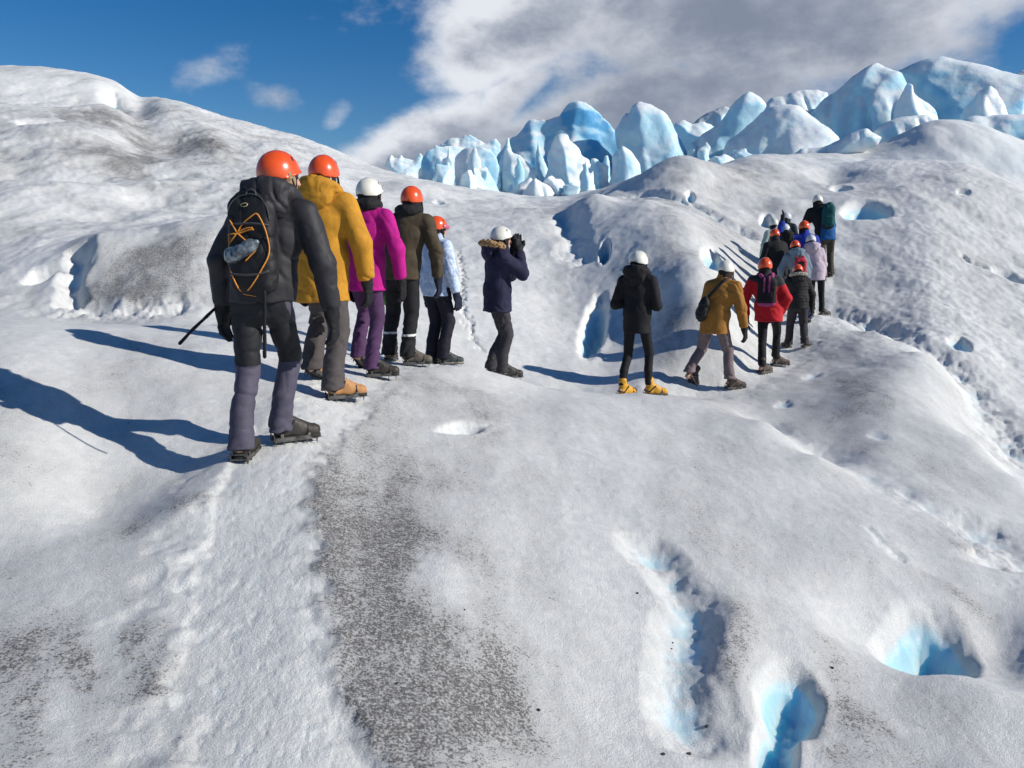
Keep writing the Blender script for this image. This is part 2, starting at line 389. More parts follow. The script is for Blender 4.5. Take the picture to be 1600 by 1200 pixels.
CLEAN = [(90, 135, 110, 14, .9), (690, 893, 34, 34, .9), (100, 1120, 26, 70, .8), (165, 990, 24, 60, .8), (250, 700, 60, 24, .8), (230, 720, 60, 20, .6), (120, 690, 60, 20, .7), (60, 195, 34, 8, .9), (120, 270, 50, 14, .9), (200, 300, 60, 18, .7), (20, 225, 26, 12, .8),
         (170, 210, 40, 14, .8), (255, 265, 26, 10, .9), (1370, 960, 80, 50, .9), (930, 900, 60, 80, .8), (980, 1010, 50, 90, .8), (330, 130, 90, 14, .6), (1520, 1060, 60, 20, .6), (820, 520, 70, 60, .8), (800, 420, 60, 40, .5)]
# extra smooth relief: (px, py, half width, half height, height m)
RELIEF = [(690, 893, 30, 26, 0.012), (1375, 975, 95, 70, -0.13), (1560, 990, 60, 60, -0.16), (1150, 1000, 45, 90, 0.05), (1500, 1075, 150, 28, 0.07), (1250, 990, 70, 60, 0.05),
          (300, 790, 70, 22, 0.03), (255, 215, 50, 22, -0.5), (330, 225, 36, 26, 0.35), (200, 262, 60, 10, -0.3), (120, 275, 50, 12, -0.35), (235, 305, 60, 12, -0.3), (180, 150, 16, 16, -0.9), (215, 150, 22, 14, -0.6),
          (1065, 287, 75, 20, 0.75), (962, 284, 36, 12, 0.6), (925, 330, 40, 12, 0.40), (1180, 263, 60, 10, 0.5), (1240, 300, 50, 10, -0.2), (1130, 318, 60, 8, -0.15), (880, 345, 16, 14, -0.15),
          (1300, 270, 40, 12, -0.4), (640, 300, 60, 8, 0.35), (500, 290, 70, 16, 0.4), (430, 245, 50, 10, 0.45), (350, 320, 70, 16, -0.2), (60, 300, 70, 18, 0.25), (150, 330, 60, 14, -0.2), (100, 215, 60, 12, 0.4), (30, 270, 40, 12, -0.35)]

def glacier_fields(x, y):
    """height and the ice attributes (dirt, blue, path) of the surface at x, y"""
    z = base_height(x, y)
    r = np.hypot(x, y)
    az = np.arctan2(x, y)
    view = np.abs(az) < 0.9
    dirt = np.zeros_like(z); blue = np.zeros_like(z)
    wx = 0.25 * fbm2(x * 1.1, y * 1.1, 3, 5); wy = 0.25 * fbm2(x * 1.1 + 9, y * 1.1, 3, 6)
    # broad wash of fine dust everywhere
    dn = fbm2(x * 0.55 + wx, y * 0.55 + wy, 5, 11, 0.6)
    sc = np.clip(r / 10, 0.35, 4)
    dirt += 0.25 + 0.20 * fbm2(x / sc * 0.6, y / sc * 0.6, 4, 23, 0.55) + 0.14 * dn + 0.26 * fbm2((x + 0.25 * y) / sc * 1.5 + wx, y / sc * 0.42 + wy, 4, 27, 0.55)
    for (px, py, hw, hh, sh, am) in DIRT:
        P = patch(px, py, hw * 1.25, hh * 1.25)
        m = np.hypot(x - P[0][0], y - P[0][1]) < 2.6 * (max(P[3], P[4]) * (1 + abs(sh)))
        if not m.any(): continue
        a, b = pcoord(x[m], y[m], P, sh)
        q = np.hypot(a, b) * (1 + 0.45 * fbm2(x[m] * 1.3 / P[3] * 0.5, y[m] * 1.3 / P[3] * 0.5, 3, 31))
        dirt[m] += am * 0.50 * np.exp(-q * q * 1.1)
    for (px, py, hw, hh, am) in CLEAN:
        P = patch(px, py, hw, hh)
        m = np.hypot(x - P[0][0], y - P[0][1]) < 2.6 * max(P[3], P[4])
        if not m.any(): continue
        a, b = pcoord(x[m], y[m], P)
        q = np.hypot(a, b) * (1 + 0.4 * fbm2(x[m] / P[3], y[m] / P[3], 3, 37))
        dirt[m] *= 1 - am * np.exp(-q * q)
    for (px, py, hw, hh, h) in RELIEF:
        P = patch(px, py, hw, hh)
        m = np.hypot(x - P[0][0], y - P[0][1]) < 2.8 * max(P[3], P[4])
        if not m.any(): continue
        a, b = pcoord(x[m], y[m], P)
        z[m] += h * np.exp(-(a * a + b * b))
    # general relief
    z += 0.020 * fbm2(x * 0.9, y * 0.55, 4, 3, 0.42) * np.clip(r / 6, 0.5, 3)
    cup = fbm2(x * 4.6 + wx, y * 4.6 + wy, 3, 41, 0.6)
    rough = 0.002 + 0.006 * smooth(r, 8, 16)
    right = smooth(x - 0.42 * y, -1.0, 2.0) * smooth(y, 9, 13) * (1 - smooth(y, 26, 34))
    z += (rough + 0.013 * right) * cup
    z += 0.0016 * fbm2(x * 17, y * 17, 3, 47, 0.6) * (1 - smooth(r, 6, 14))
    z += 0.10 * fbm2(x * 0.35, y * 0.35, 3, 43) * smooth(r, 14, 26) * (1 - 0.6 * smooth(r, 28, 33))
    hill = smooth(-(x + 0.20 * y), -1.0, 3.0) * smooth(y, 9.5, 12.5) * (1 - smooth(r, 40, 50))
    rid = 1 - 2.2 * np.abs(fbm2(x * 0.22 + y * 0.10 + wx, y * 0.45 + wy, 4, 101, 0.5))
    z += hill * (0.035 * rid * np.clip(r / 18, 0.5, 1.6) + 0.006 * fbm2(x * 4, y * 4, 3, 103, 0.6))
    dirt += hill * (0.22 * np.clip(-rid, -0.3, 1) + 0.10)
    # the small step left of the track
    st, tt = dist_poly(x, y, STEP)
    # beaten track
    pa, ta = dist_poly(x + 0.10 * wx, y + 0.10 * wy, PATH_A)
    pb, tb = dist_poly(x + 0.10 * wx, y, PATH_B)
    edge = 0.07 * fbm2(x * 5, y * 5, 3, 53)
    path = 1 - smooth(pa + edge, 0.20, 0.34)
    path = np.maximum(path, 0.85 * (1 - smooth(pb + edge, 0.16, 0.42)))
    path = np.maximum(path, 0.6 * smooth(-(x - np.interp(y, PATH_A[::1, 1], PATH_A[::1, 0])), -0.05, 0.1) * (1 - smooth(pa + 2.2 * edge, 0.28, 0.55)) * smooth(fbm2(x * 2.2, y * 2.2, 3, 59), -0.1, 0.5))
    pn = fbm2(x * 13, y * 6, 4, 61, 0.62)
    z += path * (-0.030 + 0.0010 * pn + 0.0012 * fbm2(x * 30, y * 24, 3, 63, 0.6))
    stepp = np.clip(-pn - 0.18, 0, 1)                       # crampon pits
    z -= path * 0.0025 * smooth(stepp, 0, 0.5)
    blue = np.maximum(blue, path * (0.05 + 0.13 * smooth(stepp, 0.0, 0.8) + 0.12 * smooth(fbm2(x * 7, y * 4, 3, 67), 0.0, 0.6)))
    dirt = dirt * (1 - 0.74 * path)
    # gullies
    for (pix, hw, dep, rg, bl, wob) in GULLIES:
        pts = poly_world(pix)
        lo = pts[:, :2].min(0) - 4 * hw - 0.5; hi = pts[:, :2].max(0) + 4 * hw + 0.5
        m = (x > lo[0]) & (x < hi[0]) & (y > lo[1]) & (y < hi[1])
        if not m.any(): continue
        X, Y = x[m], y[m]
        f = 0.32 / hw
        d, t = dist_poly(X + wob * fbm2(X * f, Y * f, 4, 71), Y + wob * fbm2(X * f + 5, Y * f, 4, 73), pts)
        w = 1 - smooth(d, 0.0, 1.3 * hw)
        taper = smooth(t, -0.02, 0.10) * (1 - smooth(t, 0.90, 1.02))
        w *= taper
        fr = min(max(f * 1.6, 3.2), 9.0) if hw > .3 else f * 1.6
        n = fbm2(X * fr, Y * fr, 4, 75, 0.6)
        z[m] += -dep * w + rg * n * np.sqrt(np.clip(w, 0, 1))
        blue[m] = np.maximum(blue[m], bl * w * np.clip(0.75 - 0.9 * n, 0.15, 1.3))
        dirt[m] *= 1 - 0.75 * w
    # melt holes
    for (px, py, hw, hh, sh, dep, e0, bl, nz) in HOLES:
        P = patch(px, py, hw, hh)
        m = np.hypot(x - P[0][0], y - P[0][1]) < 2.2 * max(P[3], P[4]) * (1 + abs(sh))
        if not m.any(): continue
        X, Y = x[m], y[m]
        a, b = pcoord(X, Y, P, sh)
        q = np.hypot(a, b) + nz * 2 * fbm2(X / P[3] * 0.9, Y / P[3] * 0.9, 3, 81)
        w = 1 - smooth(q, e0, 1.08)
        lip = np.exp(-((q - 1.2) / 0.22) ** 2)
        z[m] += -dep * w * (1 + 0.10 * fbm2(X / P[3] * 2.2, Y / P[3] * 2.2, 3, 83)) + 0.015 * dep * lip
        blue[m] = np.maximum(blue[m], bl * smooth(w, 0.10, 0.75))
        dirt[m] *= (1 - smooth(w, 0.0, 0.12)) * (1 - 0.4 * lip)
    # trim by distance: the far ice is cleaner and bluer
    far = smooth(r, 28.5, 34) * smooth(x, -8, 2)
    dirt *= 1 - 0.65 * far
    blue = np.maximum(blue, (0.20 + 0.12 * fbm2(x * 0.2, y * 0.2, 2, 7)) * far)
    return z, np.clip(dirt, 0, 1.2), np.clip(blue, 0, 1), np.clip(path, 0, 1)

STEP = poly_world([(110, 845), (200, 800), (285, 752), (350, 712)])

def axis_from_az():
    d = np.linspace(-41, 41, 900)
    lft = -41 - np.geomspace(0.12, 139, 56); rgt = 41 + np.geomspace(0.12, 139, 56)
    return np.radians(np.concatenate([lft[::-1], d, rgt]))
AZ = axis_from_az()
RR = np.concatenate([[0.15, 0.4, 0.7, 0.95], np.geomspace(1.15, 56, 900), np.geomspace(58, 4000, 44)])

def set_attr(me, name, arr):
    at = me.attributes.new(name, 'FLOAT', 'POINT')
    at.data.foreach_set('value', np.asarray(arr, np.float32).ravel())

def grid_mesh(name, V, rows, cols, wrap=False):
    me = bpy.data.meshes.new(name)
    me.vertices.add(len(V)); me.vertices.foreach_set('co', V.astype(np.float32).ravel())
    i = np.arange(rows - 1)[:, None]; j = np.arange(cols - 1)[None]
    a = (i * cols + j)
    q = np.stack([a, a + 1, a + cols + 1, a + cols], -1).reshape(-1, 4)[:, ::-1]
    if wrap:
        ii = np.arange(rows - 1); a = ii * cols + cols - 1
        q2 = np.stack([a, ii * cols, (ii + 1) * cols, a + cols], -1)[:, ::-1]
        q = np.vstack([q, q2])
    n = len(q)
    me.loops.add(n * 4); me.loops.foreach_set('vertex_index', q.ravel().astype(np.int32))
    me.polygons.add(n)
    me.polygons.foreach_set('loop_start', (np.arange(n) * 4).astype(np.int32))
    me.polygons.foreach_set('use_smooth', np.ones(n, bool))
    me.update(calc_edges=True)
    return me

def ice_material(name, sparkle=True):
    m = bpy.data.materials.new(name); m.use_nodes = True
    g = NT(m.node_tree)
    co = g.n('ShaderNodeTexCoord').outputs['Object']
    A = lambda k: g.n('ShaderNodeAttribute', attribute_name=k).outputs['Fac']
    dirt, blue, path = A('dirt'), A('blue'), A('path')
    n_big = g.noise(co, 1.7, 3, 0.6)
    n_mid = g.noise(co, 11.0, 4, 0.66, 0.3)
    n_fine = g.noise(co, 92.0, 4, 0.78)
    n_grain = g.noise(co, 230.0, 2, 0.7)
    # coarse-crystalled weathered ice: white, faintly warm or blue
    white = g.mix(g.sstep(n_mid, 0.35, 0.66), (0.68, 0.692, 0.675), (0.84, 0.835, 0.80))
    white = g.mix(g.sstep(n_grain, 0.36, 0.62, 0.40, 0.0), white, (0.50, 0.525, 0.54))
    # dirt: dust washes plus dark grains that gather where the dust is thick
    dd = g.math('ADD', dirt, g.math('MULTIPLY', g.math('SUBTRACT', n_mid, 0.5), 0.75))
    dd = g.math('ADD', dd, g.math('MULTIPLY', g.math('SUBTRACT', n_big, 0.5), 0.55))
    streak = g.noise(g.n('ShaderNodeMapping', {'Vector': co, 'Scale': (5.0, 1.6, 1.0)}).outputs[0], 1.0, 4, 0.6, 0.8)
    dd = g.math('ADD', dd, g.math('MULTIPLY', g.math('SUBTRACT', streak, 0.5), 0.70))
    wash = g.sstep(dd, -0.15, 1.10, 0.0, 0.46)
    col = g.mix(wash, white, (0.235, 0.228, 0.220))
    n_clump = g.noise(co, 34.0, 3, 0.75, 0.6)
    gr = g.math('ADD', g.math('MULTIPLY', n_fine, 0.55), g.math('MULTIPLY', n_grain, 0.20))
    gr = g.math('ADD', gr, g.math('MULTIPLY', n_clump, 0.25))
    thr = g.math('SUBTRACT', 0.640, g.math('MULTIPLY', g.math('MINIMUM', g.math('MAXIMUM', dd, 0.0), 1.15), 0.160))
    speck = g.sstep(g.math('SUBTRACT', gr, thr), -0.045, 0.085, 0.0, 0.90)
    speck = g.math('MULTIPLY', speck, g.sstep(dd, -0.35, 0.40))
    col = g.mix(speck, col, g.mix(n_clump, (0.035, 0.032, 0.030), (0.13, 0.12, 0.112)))
    # dense bubble-free ice is blue
    bmix = g.sstep(g.math('ADD', blue, g.math('MULTIPLY', g.math('SUBTRACT', n_mid, 0.5), g.math('MULTIPLY', blue, 0.35))), 0.0, 0.9)
    bcol = g.mix(bmix, (0.70, 0.79, 0.81), (0.38, 0.64, 0.745))
    col = g.mix(g.sstep(bmix, 0.0, 0.55), col, bcol)
    hgt = g.math('ADD', g.math('MULTIPLY', n_mid, 0.006), g.math('MULTIPLY', n_fine, 0.022))
    hgt = g.math('ADD', hgt, g.math('MULTIPLY', n_grain, 0.0085))
    hgt = g.math('SUBTRACT', hgt, g.math('MULTIPLY', speck, 0.0045))
    hgt = g.math('MULTIPLY', hgt, g.sstep(bmix, 0.3, 0.9, 1.0, 0.25))
    bump = g.n('ShaderNodeBump', {'Strength': 0.75, 'Distance': 0.55, 'Height': hgt})
    rough = g.math('ADD', g.sstep(bmix, 0.1, 0.8, 0.55, 0.30), g.math('MULTIPLY', speck, 0.25))
    b = g.n('ShaderNodeBsdfPrincipled', {'Base Color': col, 'Roughness': rough, 'IOR': 1.31, 'Specular IOR Level': 0.45, 'Normal': bump.outputs[0],
        'Subsurface Weight': g.sstep(bmix, 0.15, 0.8, 0.0, 0.75), 'Subsurface Radius': (0.10, 0.45, 0.80), 'Subsurface Scale': 0.45})
    g.n('ShaderNodeOutputMaterial', {'Surface': b.outputs[0]})
    return m
M_ICE = ice_material('weathered_ice')

def build_glacier():
    A, RAD = np.meshgrid(AZ, RR)
    x = (RAD * np.sin(A)).ravel(); y = (RAD * np.cos(A)).ravel()
    z, dirt, blue, path = glacier_fields(x, y)
    V = np.stack([x, y, z], 1)
    me = grid_mesh('glacier', V, len(RR), len(AZ))
    set_attr(me, 'dirt', dirt); set_attr(me, 'blue', blue); set_attr(me, 'path', path)
    me.materials.append(M_ICE)
    o = bpy.data.objects.new('glacier', me)
    COL.objects.link(o)
    o['kind'] = 'structure'
    o['label'] = 'rolling dirty white glacier surface with blue melt holes and a beaten track'
    return o, z.reshape(len(RR), len(AZ))
GLACIER, _GZ = build_glacier()

def ground(x, y):
    """height of the finished glacier mesh under a point"""
    a = math.atan2(x, y); r = math.hypot(x, y)
    j = int(np.clip(np.searchsorted(AZ, a) - 1, 0, len(AZ) - 2)); i = int(np.clip(np.searchsorted(RR, r) - 1, 0, len(RR) - 2))
    fa = (a - AZ[j]) / (AZ[j + 1] - AZ[j]); fr = (r - RR[i]) / (RR[i + 1] - RR[i])
    q = _GZ[i:i + 2, j:j + 2]
    return float((q[0, 0] * (1 - fa) + q[0, 1] * fa) * (1 - fr) + (q[1, 0] * (1 - fa) + q[1, 1] * fa) * fr)

# ------------------------------------------------------------------ implicit modelling: smooth unions meshed with surface nets
_RL = np.random.RandomState(5).rand(32, 32, 32)
def noise3(p, f, seed=0.0):
    q = p * np.asarray(f) + seed * 7.31 + 100.0
    i = np.floor(q).astype(int); t = q - i
    t = t * t * (3 - 2 * t); i &= 31; j = (i + 1) & 31
    L = _RL
    c = 0.0
    for dx, ax, wx in ((0, i, 1 - t[..., 0]), (1, j, t[..., 0])):
        for dy, ay, wy in ((0, i, 1 - t[..., 1]), (1, j, t[..., 1])):
            for dz, az, wz in ((0, i, 1 - t[..., 2]), (1, j, t[..., 2])):
                c = c + L[ax[..., 0], ay[..., 1], az[..., 2]] * wx * wy * wz
    return c * 2 - 1

def rot_to(axis):
    """3x3 matrix whose rows are a frame with z along axis"""
    z = np.array(axis, float); z /= np.linalg.norm(z)
    up = np.array([0, 1, 0]) if abs(z[1]) < 0.9 else np.array([1, 0, 0])
    x = np.cross(up, z); x /= np.linalg.norm(x)
    return np.array([x, np.cross(z, x), z])

def eul(rx=0, ry=0, rz=0):
    return np.array(Matrix.Rotation(R(rz), 3, 'Z') @ Matrix.Rotation(R(ry), 3, 'Y') @ Matrix.Rotation(R(rx), 3, 'X')).T   # rows = local axes

class Field:
    def __init__(self, lo, hi, h):
        lo = np.array(lo, float); hi = np.array(hi, float)
        self.h = h; self.lo = lo
        self.n = np.ceil((hi - lo) / h).astype(int) + 1
        self.d = np.full(self.n, 0.35, np.float32)
    def sub(self, lo, hi):
        a = np.clip(np.floor((np.array(lo) - self.lo) / self.h).astype(int), 0, self.n - 1)
        b = np.clip(np.ceil((np.array(hi) - self.lo) / self.h).astype(int) + 1, 1, self.n)
        sl = tuple(slice(a[k], b[k]) for k in range(3))
        ax = [self.lo[k] + self.h * np.arange(a[k], b[k]) for k in range(3)]
        P = np.stack(np.meshgrid(*ax, indexing='ij'), -1)
        return sl, P
    def put(self, sl, e, k, op):
        d = self.d[sl]
        if op == 'add':
            if k > 0:
                hh = np.clip(0.5 + 0.5 * (d - e) / k, 0, 1)
                d2 = d * (1 - hh) + e * hh - k * hh * (1 - hh)
            else:
                d2 = np.minimum(d, e)
        else:
            e = -e
            if k > 0:
                hh = np.clip(0.5 - 0.5 * (d - e) / k, 0, 1)
                d2 = d * (1 - hh) + e * hh + k * hh * (1 - hh)
            else:
                d2 = np.maximum(d, e)
        self.d[sl] = d2
    def cone(self, a, b, ra, rb, k=0.03, op='add', flat=None):
        """tapered capsule; flat = (axis, factor) squashes its section"""
        a = np.array(a, float); b = np.array(b, float)
        m = max(ra, rb) * (1.0 if flat is None else 1.6) + k + 2 * self.h
        sl, P = self.sub(np.minimum(a, b) - m, np.maximum(a, b) + m)
        if P.size == 0: return self
        ba = b - a; L2 = ba @ ba + 1e-12
        t = np.clip(((P - a) @ ba) / L2, 0, 1)
        v = P - a - t[..., None] * ba
        if flat is not None:
            ax = np.array(flat[0], float); ax /= np.linalg.norm(ax)
            c = v @ ax
            v = v + (c * (1.0 / flat[1] - 1.0))[..., None] * ax
        self.put(sl, np.sqrt((v * v).sum(-1)) - (ra + (rb - ra) * t), k, op)
        return self
    def chain(self, pts, rad, k=0.03, op='add'):
        for i in range(len(pts) - 1):
            self.cone(pts[i], pts[i + 1], rad[i], rad[i + 1], k, op)
        return self
    def ell(self, c, r, rot=None, k=0.03, op='add'):
        c = np.array(c, float); r = np.array(r, float)
        m = r.max() + k + 2 * self.h
        sl, P = self.sub(c - m, c + m)
        if P.size == 0: return self
        v = P - c
        if rot is not None: v = v @ rot.T
        k0 = np.sqrt(((v / r) ** 2).sum(-1)); k1 = np.sqrt(((v / r ** 2) ** 2).sum(-1))
        self.put(sl, k0 * (k0 - 1) / (k1 + 1e-9), k, op)
        return self
    def box(self, c, r, rot=None, rnd=0.01, k=0.0, op='add'):
        c = np.array(c, float); r = np.array(r, float)
        m = np.linalg.norm(r) + k + 2 * self.h
        sl, P = self.sub(c - m, c + m)
        if P.size == 0: return self
        v = P - c
        if rot is not None: v = v @ rot.T
        q = np.abs(v) - (r - rnd)
        e = np.linalg.norm(np.maximum(q, 0), axis=-1) + np.minimum(q.max(-1), 0) - rnd
        self.put(sl, e, k, op)
        return self
    def plane(self, p, n, k=0.0):
        """cut away what lies on the side n points to"""
        n = np.array(n, float); n /= np.linalg.norm(n)
        sl, P = self.sub(self.lo, self.lo + self.h * self.n)
        self.put(sl, -((P - np.array(p, float)) @ n), k, 'cut')
        return self
    def shell(self, th):
        self.d = np.abs(self.d + th * 0.5) - th * 0.5
        return self
    def warp(self, fn, band=None):
        band = band or 2 * self.h + 0.014
        m = np.abs(self.d) < band
        idx = np.argwhere(m)
        P = self.lo + idx * self.h
        self.d[m] += fn(P).astype(np.float32)
        return self
    def mesh(self, name, smooth_it=1):
        d = np.pad(self.d, 1, constant_values=0.3); h = self.h; lo = self.lo - h
        s = d < 0
        nx, ny, nz = (k - 1 for k in d.shape)
        cnt = np.zeros((nx, ny, nz), np.int8)
        off = [(i, j, k) for i in (0, 1) for j in (0, 1) for k in (0, 1)]
        for (i, j, k) in off:
            cnt += s[i:i + nx, j:j + ny, k:k + nz]
        act = (cnt > 0) & (cnt < 8)
        C = np.argwhere(act)
        if len(C) == 0:
            return bpy.data.meshes.new(name)
        ids = np.full(act.shape, -1, np.int64); ids[act] = np.arange(len(C))
        acc = np.zeros((len(C), 3)); num = np.zeros(len(C))
        val = {o: d[C[:, 0] + o[0], C[:, 1] + o[1], C[:, 2] + o[2]].astype(float) for o in off}
        for o in off:
            for ax in range(3):
                if o[ax] == 0:
                    p = list(o); p[ax] = 1; p = tuple(p)
                    a, b = val[o], val[p]
                    m = (a < 0) != (b < 0)
                    t = np.where(m, a / np.where(a == b, 1, a - b), 0)
                    pos = np.array(o, float)[None] + np.zeros((len(C), 3)); pos[:, ax] += t
                    acc[m] += pos[m]; num[m] += 1
        V = lo + (C + acc / num[:, None]) * h
        Q = []
        for ax in range(3):
            u, v = (ax + 1) % 3, (ax + 2) % 3
            sl0 = [slice(1, -1)] * 3; sl1 = [slice(1, -1)] * 3
            sl0[ax] = slice(0, -1); sl1[ax] = slice(1, None)
            A = s[tuple(sl0)]; B = s[tuple(sl1)]
            E = np.argwhere(A != B)
            E = E + np.array([0 if k == ax else 1 for k in range(3)])
            flip = s[E[:, 0], E[:, 1], E[:, 2]]
            du = np.zeros(3, int); du[u] = 1
            dv = np.zeros(3, int); dv[v] = 1
            g = lambda q: ids[q[:, 0], q[:, 1], q[:, 2]]
            q = np.stack([g(E - du - dv), g(E - dv), g(E), g(E - du)], 1)
            q[~flip] = q[~flip][:, ::-1]
            Q.append(q)
        Q = np.vstack(Q)
        Q = Q[(Q >= 0).all(1)]
        for _ in range(smooth_it):           # light relaxation
            nv = len(V); ea = Q.ravel(); eb = np.roll(Q, -1, 1).ravel()
            i2 = np.concatenate([ea, eb]); j2 = np.concatenate([eb, ea])
            N = np.bincount(i2, minlength=nv)
            S = np.stack([np.bincount(i2, V[j2, c], nv) for c in range(3)], 1)
            V = V * 0.5 + 0.5 * S / np.maximum(N, 1)[:, None]
        return mesh_from(name, V, Q)

def mesh_from(name, V, Q, smooth_shade=True):
    me = bpy.data.meshes.new(name)
    V = np.asarray(V, np.float32); Q = np.asarray(Q, np.int32)
    n, kk = Q.shape
    me.vertices.add(len(V)); me.vertices.foreach_set('co', V.ravel())
    me.loops.add(n * kk); me.loops.foreach_set('vertex_index', Q.ravel())
    me.polygons.add(n); me.polygons.foreach_set('loop_start', (np.arange(n) * kk).astype(np.int32))
    me.polygons.foreach_set('use_smooth', np.full(n, smooth_shade))
    me.update(calc_edges=True)
    return me

def verts_of(me):
    v = np.empty(len(me.vertices) * 3, np.float32); me.vertices.foreach_get('co', v)
    return v.reshape(-1, 3).astype(float)

def link(name, me, mat, parent=None):
    o = bpy.data.objects.new(name, me)
    if mat is not None: me.materials.append(mat)
    COL.objects.link(o)
    if parent is not None: o.parent = parent
    return o

def thing(name, label, cat, loc=(0, 0, 0), rotz=0.0, group=None):
    o = bpy.data.objects.new(name, None); COL.objects.link(o)
    o.location = loc; o.rotation_euler = (0, 0, rotz); o.empty_display_size = 0.1
    tag(o, label, cat, group)
    return o

def tag(o, label, cat, group=None):
    o['label'] = label; o['category'] = cat
    if group: o['group'] = group
    return o

def tube_mesh(name, pts, rad, seg=8, closed=False):
    """a round tube along points"""
    pts = np.array(pts, float); n = len(pts)
    rad = np.broadcast_to(np.asarray(rad, float), (n,))
    V = []; prev = None
    for i in range(n):
        t = pts[min(i + 1, n - 1)] - pts[max(i - 1, 0)]
        F = rot_to(t)
        if prev is not None:                       # keep the frame from twisting
            z = F[2]; x = prev - z * (prev @ z); x /= np.linalg.norm(x) + 1e-12
            F = np.array([x, np.cross(z, x), z])
        prev = F[0]
        a = np.linspace(0, 2 * np.pi, seg, endpoint=False)
        V.append(pts[i] + rad[i] * (np.cos(a)[:, None] * F[0] + np.sin(a)[:, None] * F[1]))
    V = np.vstack(V)
    Q = []
    for i in range(n - 1):
        for j in range(seg):
            Q.append((i * seg + j, i * seg + (j + 1) % seg, (i + 1) * seg + (j + 1) % seg, (i + 1) * seg + j))
    me = bpy.data.meshes.new(name)
    faces = Q + [tuple(range(seg))[::-1], tuple(range((n - 1) * seg, n * seg))]
    me.from_pydata([tuple(v) for v in V], [], faces)
    for p in me.polygons: p.use_smooth = len(p.vertices) == 4
    return me

def spline(pts, n=6):
    """Catmull-Rom through points"""
    P = np.array(pts, float); P = np.vstack([2 * P[0] - P[1], P, 2 * P[-1] - P[-2]])
    out = []
    for i in range(1, len(P) - 2):
        for t in np.linspace(0, 1, n, endpoint=False):
            a, b, c, d = P[i - 1:i + 3]
            out.append(0.5 * (2 * b + (c - a) * t + (2 * a - 5 * b + 4 * c - d) * t ** 2 + (3 * b - a - 3 * c + d) * t ** 3))
    out.append(P[-2])
    return np.array(out)

# ------------------------------------------------------------------ materials for clothing and gear
_MATS = {}
def cloth(name, c1, c2=None, rough=0.82, bump=0.55, pattern=None, scale=1.0):
    key = (name,)
    if key in _MATS: return _MATS[key]
    m = bpy.data.materials.new(name); m.use_nodes = True
    g = NT(m.node_tree)
    co = g.n('ShaderNodeTexCoord').outputs['Object']
    n1 = g.noise(co, 9.0 * scale, 4, 0.6, 0.6)
    n2 = g.noise(co, 60.0 * scale, 3, 0.6)
    col = (*c1, 1.0)
    if c2 is not None and pattern is None:
        t = g.n('ShaderNodeAttribute', attribute_name='tint').outputs['Fac']
        col = g.mix(g.sstep(t, 0.4, 0.6), c1, c2)
    elif pattern == 'mottle':
        nm = g.noise(co, 26.0, 3, 0.6, 1.2)
        col = g.mix(g.sstep(nm, 0.50, 0.58), c1, c2)
    hs = g.n('ShaderNodeHueSaturation', {'Color': col, 'Value': g.sstep(g.math('ADD', g.math('MULTIPLY', n1, 0.7), g.math('MULTIPLY', n2, 0.3)), 0.25, 0.75, 0.78, 1.22)}).outputs[0]
    wr = g.n('ShaderNodeTexNoise', {'Vector': g.n('ShaderNodeMapping', {'Vector': co, 'Scale': (1.0, 1.0, 0.62), 'Rotation': (0.3, 0.5, 0.0)}).outputs[0], 'Scale': 7.0 * scale, 'Detail': 3.0, 'Roughness': 0.55, 'Distortion': 0.9}, noise_type='RIDGED_MULTIFRACTAL').outputs[0]
    hgt = g.math('ADD', g.math('MULTIPLY', n1, 0.016), g.math('MULTIPLY', n2, 0.0025))
    hgt = g.math('SUBTRACT', hgt, g.math('MULTIPLY', wr, 0.022))
    b = g.n('ShaderNodeBump', {'Strength': bump, 'Distance': 0.5, 'Height': hgt})
    p = g.n('ShaderNodeBsdfPrincipled', {'Base Color': hs, 'Roughness': rough, 'Specular IOR Level': 0.3, 'Normal': b.outputs[0]})
    if 'Sheen Weight' in p.inputs: p.inputs['Sheen Weight'].default_value = 0.0
    g.n('ShaderNodeOutputMaterial', {'Surface': p.outputs[0]})
    _MATS[key] = m
    return m

def plain(name, c, rough=0.5, metal=0.0, coat=0.0, var=0.12, scale=30.0):
    if (name,) in _MATS: return _MATS[(name,)]
    m = bpy.data.materials.new(name); m.use_nodes = True
    g = NT(m.node_tree)
    co = g.n('ShaderNodeTexCoord').outputs['Object']
    n1 = g.noise(co, scale, 4, 0.6)
    hs = g.n('ShaderNodeHueSaturation', {'Color': (*c, 1.0), 'Value': g.sstep(n1, 0.25, 0.75, 1 - var, 1 + var)}).outputs[0]
    if coat > 0.3:
        sc = g.sstep(g.noise(g.n('ShaderNodeMapping', {'Vector': co, 'Scale': (1.0, 1.0, 4.0)}).outputs[0], 34.0, 5, 0.75, 1.0), 0.60, 0.72, 0.0, 0.45)
        hs = g.mix(sc, hs, tuple(min(1.0, v * 0.55 + 0.10) for v in c))
    p = g.n('ShaderNodeBsdfPrincipled', {'Base Color': hs, 'Roughness': g.sstep(n1, 0.2, 0.8, rough * 0.85, min(1.0, rough * 1.15)), 'Metallic': metal})
    p.inputs['Coat Weight'].default_value = coat
    g.n('ShaderNodeOutputMaterial', {'Surface': p.outputs[0]})
    _MATS[(name,)] = m
    return m

